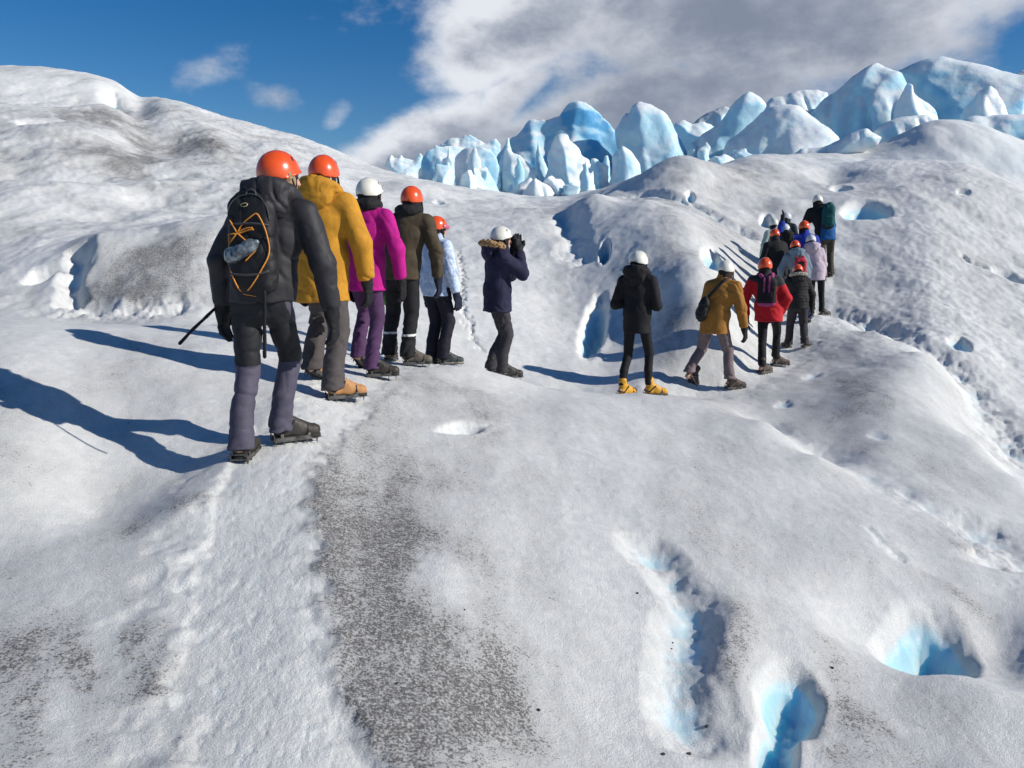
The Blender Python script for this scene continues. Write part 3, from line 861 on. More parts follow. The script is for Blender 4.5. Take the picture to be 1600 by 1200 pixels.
M_SKIN = plain('skin', (0.52, 0.29, 0.20), 0.5)
M_EYE = plain('eye_dark', (0.02, 0.015, 0.012), 0.2)
M_BLACK = cloth('black_fabric', (0.012, 0.012, 0.014))
M_GLOVE = cloth('black_glove', (0.010, 0.010, 0.012), rough=0.7)
M_NAVYGLOVE = cloth('navy_glove', (0.012, 0.016, 0.035), rough=0.7)
M_STEEL = plain('crampon_steel', (0.16, 0.15, 0.14), 0.42, 0.85, 0.0, 0.3)
M_RUBBER = plain('boot_rubber', (0.014, 0.013, 0.012), 0.75)
M_ORANGE = plain('orange_helmet_shell', (0.74, 0.085, 0.012), 0.26, 0.0, 0.5, 0.10, 14)
M_WHITE = plain('white_helmet_shell', (0.72, 0.70, 0.62), 0.32, 0.0, 0.35, 0.08, 14)
M_GREYW = plain('grey_white_helmet_shell', (0.58, 0.60, 0.62), 0.32, 0.0, 0.35, 0.08, 14)
M_VENT = plain('vent_dark', (0.010, 0.010, 0.012), 0.6)
M_CORD = plain('orange_cord', (0.62, 0.24, 0.03), 0.7)

def fold(amp1, amp2, f1, f2, seed, zlo=None, boost=1.0):
    """cloth folds: creased noise that pushes the surface in and out"""
    def fn(P):
        Pr = np.stack([P[:, 0] + .5 * P[:, 2], P[:, 1], P[:, 2] - .35 * P[:, 0]], 1) + 0.02 * np.sin(P[:, ::-1] * 23)
        a = noise3(Pr, f1, seed); a2 = noise3(Pr * np.array((-1, 1, 1)), np.asarray(f1) * 1.7, seed + 5)
        cr = np.clip(1 - np.abs(a) * 3.4, 0, 1) ** 1.4 + .55 * np.clip(1 - np.abs(a2) * 3.4, 0, 1) ** 1.4
        v = amp1 * (cr - .25) * (.25 + .75 * smooth(noise3(P, 3.5, seed + 8), -.35, .45)) + amp2 * noise3(P, f2, seed + 3)
        if zlo is not None:
            v = v * (1 + boost * np.clip((zlo - P[:, 2]) / 0.25, 0, 1))
        return v
    return fn

# ------------------------------------------------------------------ shared pieces: boots, crampons, gloves, helmets
def make_boot(h):
    F = Field((-.09, -.16, -.02), (.09, .24, .27), h)
    F.cone((0, -.062, .062), (.004, .05, .054), .043, .043, .02)
    F.cone((.004, .05, .054), (.006, .150, .046), .043, .043, .02)
    F.ell((.006, .158, .052), (.046, .052, .040), None, .02)
    F.cone((0, -.050, .07), (0, -.046, .205), .047, .054, .02)
    F.cone((0, -.02, .135), (.004, .10, .075), .044, .038, .03)
    F.chain([(-.04, -.046, .20), (0, -.006, .21), (.04, -.046, .20), (0, -.09, .20), (-.04, -.046, .20)], [.018] * 5, .01)
    F.plane((0, 0, .022), (0, 0, -1), .004)
    F.warp(lambda P: .0025 * noise3(P, 60, 2))
    return F.mesh('boot')
def make_sole(h):
    F = Field((-.09, -.16, -.02), (.09, .26, .08), h)
    F.cone((0, -.062, .03), (.004, .05, .03), .052, .046, .02)
    F.cone((.004, .05, .03), (.006, .155, .03), .046, .053, .02)
    F.plane((0, 0, .032), (0, 0, 1)); F.plane((0, 0, .004), (0, 0, -1))
    return F.mesh('sole', 0)
def make_crampon():
    V = []; Q = []
    def bar(a, b, w, t, up=(0, 0, 1)):
        a = np.array(a, float); b = np.array(b, float); z = b - a; z /= np.linalg.norm(z)
        x = np.cross(z, up); x /= np.linalg.norm(x) + 1e-9; y = np.cross(z, x)
        i = len(V)
        for p in (a, b):
            for sx, sy in ((-1, -1), (1, -1), (1, 1), (-1, 1)): V.append(p + x * sx * w + y * sy * t)
        Q.extend([(i, i + 1, i + 5, i + 4), (i + 1, i + 2, i + 6, i + 5), (i + 2, i + 3, i + 7, i + 6), (i + 3, i, i + 4, i + 7), (i + 3, i + 2, i + 1, i), (i + 4, i + 5, i + 6, i + 7)])
    def spike(p, tip, w):
        p = np.array(p, float); tip = np.array(tip, float); i = len(V)
        for dx, dy in ((-w, -w * .5), (w, -w * .5), (w, w * .5), (-w, w * .5)): V.append(p + np.array([dx, dy, 0]))
        V.append(tip)
        for k in range(4): Q.append((i + k, i + (k + 1) % 4, i + 4, i + 4))
    out = [(.050, -.105), (.054, -.05), (.050, .03), (.054, .10), (.050, .17), (.025, .205)]
    for s in (-1, 1):
        for (a, b) in zip(out[:-1], out[1:]):
            bar((s * a[0], a[1], .004), (s * b[0], b[1], .004), .004, .003)
            bar((s * a[0], a[1], .018), (s * b[0], b[1], .018), .002, .010)
        for (x, y) in out[:-1]:
            spike((s * x, y, .002), (s * (x + .004), y, -.036), .008)
        spike((s * .020, .20, .006), (s * .020, .242, -.012), .006)
        for (x, y, z) in ((.054, -.06, .07), (.054, .12, .055)):        # side posts that hold the straps
            bar((s * x, y, .004), (s * (x - .006), y, z), .010, .0025, (1, 0, 0))
    bar((-.05, -.105, .008), (.05, -.105, .008), .004, .004); bar((-.05, -.112, .04), (.05, -.112, .04), .003, .003)
    for s in (-1, 1): bar((s * .05, -.112, .005), (s * .05, -.112, .05), .003, .003, (1, 0, 0))
    bar((-.05, .06, .003), (.05, .06, .003), .012, .003); bar((0, -.1, .002), (0, .19, .002), .012, .002)
    me = bpy.data.meshes.new('crampon')
    me.from_pydata([tuple(v) for v in V], [], [q if q[2] != q[3] else q[:3] for q in Q])
    return me
def make_straps(h):
    F = Field((-.09, -.16, -.02), (.09, .24, .16), h)
    F.chain([(-.052, .115, .05), (-.035, .115, .088), (0, .112, .10), (.035, .115, .088), (.054, .115, .05)], [.009] * 5, .004)
    F.chain([(-.054, -.06, .06), (-.05, .02, .125), (0, .045, .140), (.05, .02, .125), (.054, -.06, .06)], [.009] * 5, .004)
    F.chain([(-.052, -.06, .06), (-.035, -.105, .07), (0, -.118, .07), (.035, -.105, .07), (.052, -.06, .06)], [.008] * 5, .004)
    return F.mesh('strap')
def make_glove(h, side):
    F = Field((-.09, -.09, -.24), (.09, .10, .08), h)
    s = side
    F.cone((0, 0, .05), (0, 0, -.015), .046, .041, .02)
    F.ell((0, .002, -.065), (.027, .050, .062), None, .03)
    for y, ln, cu in ((.036, .078, .016), (.012, .090, .020), (-.013, .084, .024), (-.035, .066, .028)):
        a = np.array((0, y, -.105)); b = a + np.array((-s * cu * .4, y * .12, -ln * .5)); c = b + np.array((-s * cu * 1.1, 0, -ln * .42))
        F.chain([a, b, c], [.0165, .0150, .0125], .006)
    F.chain([(-s * .004, .036, -.04), (-s * .014, .064, -.075), (-s * .022, .066, -.108)], [.019, .017, .014], .012)
    F.warp(lambda P: .0022 * noise3(P, 55, 4))
    return F.mesh('glove')
def make_helmet(h):
    F = Field((-.17, -.20, -.12), (.17, .20, .20), h)
    F.ell((0, -.004, .016), (.106, .130, .130), None, 0)
    F.ell((0, -.035, .006), (.099, .098, .110), None, .05)
    for sd in (-1, 1):
        F.chain([(0, .122, .022), (sd * .055, .108, .016), (sd * .096, .05, -.008), (sd * .106, -.01, -.028), (sd * .098, -.07, -.040), (sd * .055, -.122, -.030), (0, -.136, -.022)], [.010] * 7, .014)
    F.ell((0, -.004, -.016), (.094, .118, .118), None, .006, 'cut')
    sl, P = F.sub((-1, -1, -1), (1, 1, 1))
    rim = -.022 + 0.32 * np.clip(P[..., 1], -.02, 1) + 0.02 * smooth(-P[..., 1], .06, .13) * (1 - smooth(np.abs(P[..., 0]), .02, .09))
    F.put(sl, P[..., 2] - rim, .006, 'cut')
    F.cone((0, .10, .085), (0, -.09, .10), .006, .006, .03)
    return F.mesh('helmet', 1)
def make_vent():
    F = Field((-.03, -.03, -.03), (.03, .03, .03), .004)
    F.ell((0, 0, 0), (.021, .011, .006), None, 0)
    return F.mesh('vent')
def make_eye():
    F = Field((-.03, -.03, -.03), (.03, .03, .03), .004)
    F.ell((0, 0, 0), (.015, .008, .007), None, 0)
    return F.mesh('eye')
def make_balaclava(h, hood=False):
    F = Field((-.16, -.19, -.26), (.16, .18, .17), h)
    F.ell((0, -.004, .0), (.090, .112, .125), None, .02)
    F.cone((0, -.02, -.06), (0, -.035, -.20), .084, .088, .04)
    F.ell((0, .115, -.015), (.060, .070, .072), None, .015, 'cut')
    F.warp(fold(.006, .003, (16, 16, 22), (40, 40, 40), 9))
    return F.mesh('balaclava')

LO, HI = 0.0125, 0.0075
BOOT = {k: make_boot(h) for k, h in (('hi', .0075), ('lo', .014))}
SOLE = {k: make_sole(h) for k, h in (('hi', .0075), ('lo', .014))}
STRAPS = make_straps(.006)
CRAMPON = make_crampon()
GLOVE = {(k, s): make_glove(h, s) for k, h in (('hi', .0065), ('lo', .012)) for s in (-1, 1)}
HELMET = {k: make_helmet(h) for k, h in (('hi', .0075), ('lo', .012))}
VENT, EYE = make_vent(), make_eye()
BALA = {k: make_balaclava(h) for k, h in (('hi', .009), ('lo', .014))}

def inst(name, me, mat, parent, loc=(0, 0, 0), rot=None, scale=None):
    """an object that shares mesh data and carries its own material"""
    if len(me.materials) == 0: me.materials.append(None)
    o = bpy.data.objects.new(name, me)
    COL.objects.link(o); o.parent = parent
    o.material_slots[0].link = 'OBJECT'; o.material_slots[0].material = mat
    M = Matrix.Identity(3) if rot is None else Matrix(rot)
    q = M.to_4x4(); q.translation = Vector(loc)
    if scale: q = q @ Matrix.Diagonal((*scale, 1.0))
    o.matrix_local = q
    return o

def rotm(rx=0, ry=0, rz=0):
    return Matrix.Rotation(R(rz), 3, 'Z') @ Matrix.Rotation(R(ry), 3, 'Y') @ Matrix.Rotation(R(rx), 3, 'X')

def ik(hip, ank, l1, l2, fwd):
    v = ank - hip; L = np.linalg.norm(v); L = min(L, (l1 + l2) * 0.999)
    a = (l1 * l1 - l2 * l2 + L * L) / (2 * L)
    hh = math.sqrt(max(l1 * l1 - a * a, 0))
    z = v / np.linalg.norm(v)
    f = np.array(fwd, float); f = f - z * (f @ z); f /= np.linalg.norm(f)
    return hip + z * a + f * hh

PEOPLE = {}
GROUP = 'hikers in a line on the glacier'
def person(key, label, feet, top, yaw=0, head=(0, 0), arms=None, lean=(0, 0.02), jacket=None, legs=None, boots=None, gloves=M_GLOVE,
           helmet=M_ORANGE, scarf=M_BLACK, q='lo', foot_yaw=(8, -8), foot_pitch=(0, 0), extra_lift=(0, 0), hair=None, bulk=1.0, seed=1, scarf_ring=False):
    """feet: left and right foot as (px, py, distance); top: pixel of the helmet top"""
    W2 = []
    for (px, py, d) in feet:
        p = ray(px, py, d); W2.append(np.array([p[0], p[1], ground(p[0], p[1])]))
    W2 = np.array(W2)
    base = W2.mean(0); base[2] = W2[:, 2].mean()
    dist = 0.5 * (feet[0][2] + feet[1][2])
    tp = ray(top[0], top[1], dist)
    tp = ray(top[0], top[1], dist * base[1] / tp[1])            # straight above the feet
    Ht = tp[2] - base[2]
    c, s_ = math.cos(R(yaw)), math.sin(R(yaw))
    toloc = np.array([[c, s_], [-s_, c]])
    offx = toloc @ (tp[:2] - base[:2])                          # how far the head leans over
    low = 0.0
    for _ in range(3):
        S = Ht / (1.775 - low)
        F2 = np.zeros((2, 3))
        for k in range(2):
            F2[k, :2] = toloc @ (W2[k, :2] - base[:2]) / S
            F2[k, 2] = (W2[k, 2] - base[2]) / S + extra_lift[k]
        low2 = 0.0
        for k, sd in ((0, -1), (1, 1)):
            ank = F2[k] + np.array((0, 0, .10)); hipxy = np.array((sd * .09, 0.0))
            dxy = np.linalg.norm(ank[:2] - hipxy)
            reach = math.sqrt(max(0.852 ** 2 - dxy ** 2, .3))
            low2 = max(low2, .95 - (ank[2] + reach))
        low = low2
    pz = .95 - low
    lx, ly = offx[0] / S, lean[1] + offx[1] / S * 0.0
    ly = lean[1]
    root = thing('person', label, 'person', base, R(yaw), GROUP)
    root.scale = (S, S, S)
    pel = np.array((lx * .25, 0, pz))
    nb = np.array((lx * .85 + lean[0], ly, pz + .53))
    sp = lambda t: pel + (nb - pel) * t
    hc = nb + np.array((lx * .15, .03 + ly * .3, .145))
    hrot = rotm(rx=-head[1], rz=head[0])
    HRt = np.array(hrot).T
    J = dict(hem=.86, bulk=1.0, col=M_BLACK, hood=None, tint=None, quilt=0.0, folds=1.0)
    J.update(jacket or {})
    G = dict(col=M_BLACK, bag=1.0, tint=None, hem=.09, folds=1.0)
    G.update(legs or {})
    b = J['bulk'] * bulk
    hq = HI if q == 'hi' else LO
    # arms
    AR = dict(L=((-.30, -.05, -1), (-.05, .25, -1)), R=((.30, -.05, -1), (.05, .25, -1)))
    AR.update(arms or {})
    SH, EL, WR = {}, {}, {}
    for k, sd in (('L', -1), ('R', 1)):
        SH[k] = nb + np.array((sd * .178, -.005, -.06))
        u = np.array(AR[k][0], float); u /= np.linalg.norm(u)
        v = np.array(AR[k][1], float); v /= np.linalg.norm(v)
        EL[k] = SH[k] + u * .295; WR[k] = EL[k] + v * .245
    # legs
    HP, KN, AN = [], [], []
    for k, sd in ((0, -1), (1, 1)):
        hp = pel + np.array((sd * .088, 0, -.01))
        lift = .075 * math.sin(R(max(0, foot_pitch[k])))
        an = F2[k] + np.array((0, -.0, .105 + lift))
        HP.append(hp); AN.append(an); KN.append(ik(hp, an, .43, .42, (sd * .12, 1, 0)))
    # body: one continuous figure under the clothes
    lo = np.minimum.reduce([*SH.values(), *EL.values(), *WR.values(), *HP, *AN, *KN, hc]) - .25
    hi = np.maximum.reduce([*SH.values(), *EL.values(), *WR.values(), *HP, *AN, *KN, hc]) + .25
    hb = .011 if q == 'hi' else .015
    F = Field(lo, hi, hb)
    F.ell(pel, (.125, .085, .12), None, .03); F.ell(sp(.35), (.13, .09, .17), None, .05); F.ell(sp(.7), (.15, .10, .17), None, .05)
    F.cone(SH['L'], SH['R'], .055, .055, .05); F.cone(nb - (0, 0, .03), hc - (0, 0, .06), .056, .052, .02)
    for k in ('L', 'R'):
        F.chain([SH[k], EL[k], WR[k]], [.048, .038, .026], .02)
        w = WR[k] - EL[k]; w /= np.linalg.norm(w)
        F.cone(WR[k], WR[k] + w * .09, .024, .016, .02)
    for k in range(2):
        F.chain([HP[k], KN[k], AN[k]], [min(.075, .085 * G['bag'] - .016), min(.052, .066 * G['bag'] - .012), .034], .02)
        fy = R(foot_yaw[k]); fd = np.array((-math.sin(fy), math.cos(fy), 0))
        F.cone(AN[k] - (0, 0, .02) - fd * .03, AN[k] - (0, 0, .05) + fd * .10, .032, .022, .02)
    def hp_(p): return hc + np.array(p) @ HRt
    F.ell(hc + np.array((0, 0, 0)), (.077, .098, .116), HRt, .01)
    F.ell(hp_((0, .032, -.062)), (.054, .060, .058), HRt, .03)
    F.cone(hp_((0, .098, .012)), hp_((0, .114, -.026)), .009, .014, .012)
    F.cone(hp_((-.035, .088, .026)), hp_((.035, .088, .026)), .010, .010, .012)
    F.cone(hp_((-.020, .090, -.058)), hp_((.020, .090, -.058)), .008, .008, .006)
    for sd in (-1, 1):
        F.ell(hp_((sd * .080, -.006, -.008)), (.012, .022, .032), HRt, .006)
    body = link('body', F.mesh('body'), M_SKIN, root)
    for sd in (-1, 1):
        inst('eye', EYE, M_EYE, root, hp_((sd * .032, .088, .006)), hrot)
    # trousers
    T = Field(np.minimum.reduce([*HP, *AN, *KN]) - .2, np.maximum.reduce([*HP, *AN, *KN]) + .25, hq)
    bg = G['bag']
    T.ell(pel - (0, 0, .01), (.158 * bulk * min(1.1, bg + .05), .118 * bulk, .15), None, .05)
    for k in range(2):
        ahem = AN[k] + np.array((0, -.015, G['hem'] - .10))
        T.cone(HP[k], KN[k], .098 * bg * bulk, .074 * bg, .03 if k == 0 else .02)
        mid = KN[k] * .45 + ahem * .55 + np.array((0, -.022, 0))
        T.cone(KN[k], mid, .072 * bg, .068 * bg, .008)
        T.cone(mid, ahem - (0, 0, .03), .068 * bg, (.079 if bg > .8 else .052) * bg, .008)
        T.box((ahem[0], ahem[1], ahem[2] - .165), (.13, .15, .15), None, .005, .004, 'cut')
    T.warp(fold(.011 * G['folds'], .0015 * G['folds'], (5, 5, 8), (17, 17, 26), seed + 1, .42, .5))
    hz = min(AN[0][2], AN[1][2])
    def bunch(P):
        zr = P[:, 2] - np.where(P[:, 0] < pel[0], AN[0][2], AN[1][2])
        return G['folds'] * .005 * (np.abs(noise3(P, (9, 9, 26), seed)) * 2 - .6) * smooth(.22 - zr, 0, .18)
    if bg > .8: T.warp(bunch)
    tm = T.mesh('trousers')
    if G['tint'] is not None: set_attr(tm, 'tint', G['tint'](verts_of(tm), dict(KN=KN, AN=AN, HP=HP, pel=pel)))
    tro = link('trousers', tm, G['col'], root)
    # jacket
    hem = pz - (.95 - J['hem'])
    lo = np.minimum.reduce([*SH.values(), *EL.values(), *WR.values(), np.array((-.3, -.3, hem))]) - .13
    hi = np.maximum.reduce([*SH.values(), *EL.values(), *WR.values(), nb + (.3, .25, .18)]) + .1
    K = Field(lo, hi, hq)
    K.ell(sp(.66), (.196 * b, .140 * b, .215), None, .05)
    K.ell(sp(.22), (.188 * b, .142 * b, .215), None, .06)
    K.cone(SH['L'] * .8 + SH['R'] * .2 + (0, 0, .012), SH['R'] * .8 + SH['L'] * .2 + (0, 0, .012), .084 * b, .084 * b, .06)
    K.cone(nb - (0, .0, .06), nb + (0, 0, .01), .10, .085, .05)
    K.cone(sp(.12), np.array((pel[0], 0, hem - .10)), .182 * b, .196 * b * J.get('flare', 1.0), .05, flat=((0, 1, 0), .80))
    K.plane((0, 0, hem), (0, 0, -1), .01)
    # tube sleeves that end in flat cuffs
    A_ = Field(lo, hi, hq)
    for k in ('L', 'R'):
        w = WR[k] - EL[k]; w /= np.linalg.norm(w)
        A_.cone(SH[k], EL[k], .081 * b, .070 * b, .03)
        A_.cone(EL[k], WR[k] - w * .01, .069 * b, .058 * b, .03)
        A_.cone(WR[k] + w * .085, WR[k] + w * .10, .075, .075, .006, 'cut')
    hh = np.clip(.5 + .5 * (K.d - A_.d) / .03, 0, 1)
    K.d = K.d * (1 - hh) + A_.d * hh - .03 * hh * (1 - hh)
    if J['hood'] == 'up':
        K.ell(hc + (0, -.015, -.01), (.125, .135, .15), HRt, .05)
        K.ell(hp_((0, .14, 0)), (.085, .11, .105), HRt, .03, 'cut')
    elif J['hood']:
        pass
    else:
        K.cone(nb, nb + (0, .005, .075), .082, .080, .02)
    fo = J['folds']
    K.warp(fold(.011 * fo, .002 * fo, (6, 6, 5), (19, 19, 15), seed))
    if J['quilt']:
        K.warp(lambda P: -J['quilt'] * (1 - np.abs(np.sin((P[:, 2]) * math.pi / .062))) ** 2)
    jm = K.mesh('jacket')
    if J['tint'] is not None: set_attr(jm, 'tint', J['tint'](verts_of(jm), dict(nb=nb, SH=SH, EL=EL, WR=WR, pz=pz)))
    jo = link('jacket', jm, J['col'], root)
    if J['hood'] in ('down', 'fur'):
        z0 = nb[2]
        Hd = Field(nb - (.30, .36, .22), nb + (.30, .25, .25), hq)
        an_ = np.linspace(0, 2 * math.pi, 17)
        ring = [np.array((nb[0] + .128 * math.cos(a), nb[1] - .035 + .118 * math.sin(a), z0 + .045 - .040 * math.sin(a))) for a in an_]
        Hd.chain(ring, [.036 + .010 * max(0, -math.sin(a)) for a in an_], .025)
        Hd.cone((nb[0], nb[1] - .0, z0 - .05), (nb[0], nb[1] - .01, z0 + .03), .125, .12, .04)
        Hd.ell((nb[0], nb[1] - .130, z0 - .015), (.135, .066, .100), eul(rx=12), .04)
        Hd.ell((nb[0], nb[1] - .005, z0 + .14), (.096, .104, .115), None, .02, 'cut')
        Hd.warp(fold(.014, .007, (11, 11, 8), (24, 24, 20), seed + 40))
        link('hood', Hd.mesh('hood'), J.get('hoodcol', J['col']), jo)
    if J['hood'] == 'fur':
        Fu = Field(nb - (.3, .35, .2), nb + (.3, .25, .3), .008 if q == 'hi' else .011)
        a = np.linspace(R(160), R(380), 14)
        pts = [np.array((nb[0] + .150 * math.cos(t), nb[1] - .045 + .150 * math.sin(t), nb[2] + .075 - .03 * math.sin(t))) for t in a]
        Fu.chain(pts, [.034] * len(pts), .01)
        Fu.warp(lambda P: .016 * noise3(P, 70, 1) + .008 * noise3(P, 120, 5))
        link('fur_trim', Fu.mesh('fur_trim', 0), J['fur'], jo)
    # head
    inst('balaclava', BALA[q], scarf, root, hc, hrot)
    he = inst('helmet', HELMET[q], helmet, root, hc + np.array((0, 0, .012)), rotm(rx=-head[1] + 4, rz=head[0]), (.925, .925, .95))
    for az_, el_ in ((60, 36), (-60, 36), (130, 40), (-130, 40), (168, 30), (-168, 30), (92, 18), (-92, 18)):
        a, e = R(az_), R(el_)
        n = np.array((math.sin(a) * math.cos(e), math.cos(a) * math.cos(e), math.sin(e)))
        p = np.array((0, -.004, .016)) + n * np.array((.106, .130, .130)) * .985
        nn = n / np.array((.106, .130, .130)); Fm = rot_to(nn)
        inst('vent', VENT, M_VENT, he, p, np.array([Fm[0], Fm[1], Fm[2]]).T)
    if q == 'hi':
        Cs = Field(hc - .2, hc + .2, .007)
        Cs.chain([hp_(v) for v in ((-.098, .02, -.01), (-.088, .05, -.07), (-.045, .085, -.118), (.0, .095, -.126), (.045, .085, -.118), (.088, .05, -.07), (.098, .02, -.01))], [.008] * 7, .003)
        link('chin_strap', Cs.mesh('chin_strap'), M_BLACK, he.parent)
    if hair is not None:
        Hf = Field(hc - .2, hc + .2, .008)
        for sd in (1,):
            Hf.ell(hp_((sd * .082, .018, -.012)), (.022, .040, .055), HRt, .01)
        Hf.warp(lambda P: .010 * noise3(P, (60, 60, 25), 3))
        link('hair', Hf.mesh('hair'), hair, root)
    if scarf_ring:
        Sc = Field(nb - .25, nb + .25, hq)
        an_ = np.linspace(0, 2 * math.pi, 15)
        Sc.chain([np.array((nb[0] + .085 * math.cos(a), nb[1] + .0 + .085 * math.sin(a), nb[2] + .05)) for a in an_], [.048] * 15, .03)
        Sc.warp(fold(.012, .006, (9, 9, 18), (26, 26, 26), seed + 60))
        link('scarf', Sc.mesh('scarf'), scarf, root)
    # gloves
    for k, sd in (('L', -1), ('R', 1)):
        w = WR[k] - EL[k]; w /= np.linalg.norm(w)
        zax = -w
        yax = np.array((0, 1, 0.0)) if abs(w[1]) < .8 else np.array((0, 0, 1.0))
        yax = yax - zax * (yax @ zax); yax /= np.linalg.norm(yax)
        xax = np.cross(yax, zax)
        inst('glove', GLOVE[(q, sd)], gloves, root, WR[k] + w * .035, np.array([xax, yax, zax]).T, (1.08, 1.08, 1.08))
    # boots with crampons
    bq = q
    for k in range(2):
        bm, sm = boots if boots else (M_BLACK, M_RUBBER)
        rm = rotm(rz=foot_yaw[k]) @ rotm(rx=-foot_pitch[k])
        lift = .085 * math.sin(R(max(0, foot_pitch[k])))
        loc = F2[k] + np.array((0, 0, .012 + lift))
        fy = R(foot_yaw[k])
        loc = loc + np.array((-math.sin(fy), math.cos(fy), 0)) * .05
        bo = inst('boot', BOOT[bq], bm, root, loc, rm, (.93, .92, .95))
        inst('sole', SOLE[bq], sm, bo)
        inst('crampon', CRAMPON, M_STEEL, bo)
        if q == 'hi': inst('strap', STRAPS, M_RUBBER, bo)
    PEOPLE[key] = dict(root=root, S=S, nb=nb, pel=pel, hc=hc, SH=SH, EL=EL, WR=WR, pz=pz, sp=sp, base=base, yaw=yaw, HRt=HRt, hp=hp_, jacket=jo, KN=KN, AN=AN, b=b)
    return root

# ------------------------------------------------------------------ the hikers
GR = (0.030, 0.029, 0.034)
C_CHAR = cloth('charcoal_shell', (0.024, 0.023, 0.027), rough=0.62, bump=0.5)
C_P1 = cloth('slate_and_black_trousers', (0.068, 0.062, 0.092), (0.014, 0.015, 0.018), rough=0.7, bump=0.45)
def tint_p1(P, k):
    kz = 0.5 * (k['KN'][0][2] + k['KN'][1][2])
    front = smooth(P[:, 2], kz - .02, kz + .05)
    return front * (np.abs(P[:, 0] - k['pel'][0]) < .165)
C_MUST = cloth('mustard_shell', (0.46, 0.215, 0.018), bump=0.4)
C_TAUPE = cloth('grey_brown_trousers', (0.070, 0.060, 0.060))
C_MAG = cloth('magenta_shell', (0.42, 0.006, 0.20), bump=0.4)
C_PURP = cloth('purple_trousers', (0.066, 0.028, 0.082))
C_OLIVE = cloth('olive_brown_jacket', (0.058, 0.044, 0.026), (0.012, 0.011, 0.011), bump=0.5)
C_BLUEPAT = cloth('pale_blue_patterned_jacket', (0.40, 0.50, 0.70), (0.62, 0.68, 0.80), pattern='mottle')
C_INK = cloth('ink_trousers', (0.012, 0.011, 0.020))
C_NAVY = cloth('navy_parka', (0.016, 0.015, 0.042))
C_DGREY = cloth('dark_grey_trousers', (0.038, 0.036, 0.042))
C_JET = cloth('jet_black_jacket', (0.009, 0.009, 0.011))
C_OCHRE = cloth('ochre_jacket', (0.30, 0.135, 0.025))
C_MAUVE = cloth('mauve_grey_trousers', (0.165, 0.125, 0.130))
C_RED = cloth('red_jacket_black_yoke', (0.44, 0.010, 0.018), (0.030, 0.030, 0.032))
C_STEELB = cloth('grey_blue_jacket', (0.14, 0.19, 0.24), (0.035, 0.042, 0.055))
C_LILAC = cloth('lilac_jacket', (0.46, 0.38, 0.44))
C_ROYAL = cloth('royal_blue_jacket', (0.012, 0.035, 0.30))
C_MINT = cloth('pale_green_jacket', (0.34, 0.42, 0.40))
C_JEAN = cloth('blue_jeans', (0.03, 0.05, 0.13))
C_GUIDE = cloth('blue_black_guide_jacket', (0.006, 0.085, 0.26), (0.010, 0.011, 0.013))
C_BROWNT = cloth('brown_trousers', (0.060, 0.050, 0.038))
C_FUR = plain('tan_fur', (0.30, 0.18, 0.08), 0.9, 0, 0, 0.5, 90)
C_FUR2 = plain('beige_fur', (0.36, 0.31, 0.24), 0.9, 0, 0, 0.5, 90)
C_HAIR = plain('light_brown_hair', (0.26, 0.17, 0.09), 0.6, 0, 0, 0.45, 80)
C_PRINT = cloth('black_white_print', (0.012, 0.012, 0.014), (0.45, 0.46, 0.48), pattern='mottle')
B_BLACK = (plain('dark_leather', (0.032, 0.027, 0.022), 0.6), M_RUBBER)
B_TAN = (plain('tan_leather', (0.42, 0.20, 0.07), 0.65), M_RUBBER)
B_YEL = (plain('yellow_boot', (0.60, 0.30, 0.015), 0.55), plain('yellow_boot_sole', (0.10, 0.07, 0.02), 0.7))
B_BROWN = (plain('brown_leather', (0.060, 0.038, 0.028), 0.65), M_RUBBER)
B_GREEN = (plain('green_grey_leather', (0.030, 0.040, 0.040), 0.6), plain('pale_sole', (0.30, 0.28, 0.22), 0.7))
B_WORN = (plain('worn_leather', (0.10, 0.085, 0.065), 0.7), M_RUBBER)

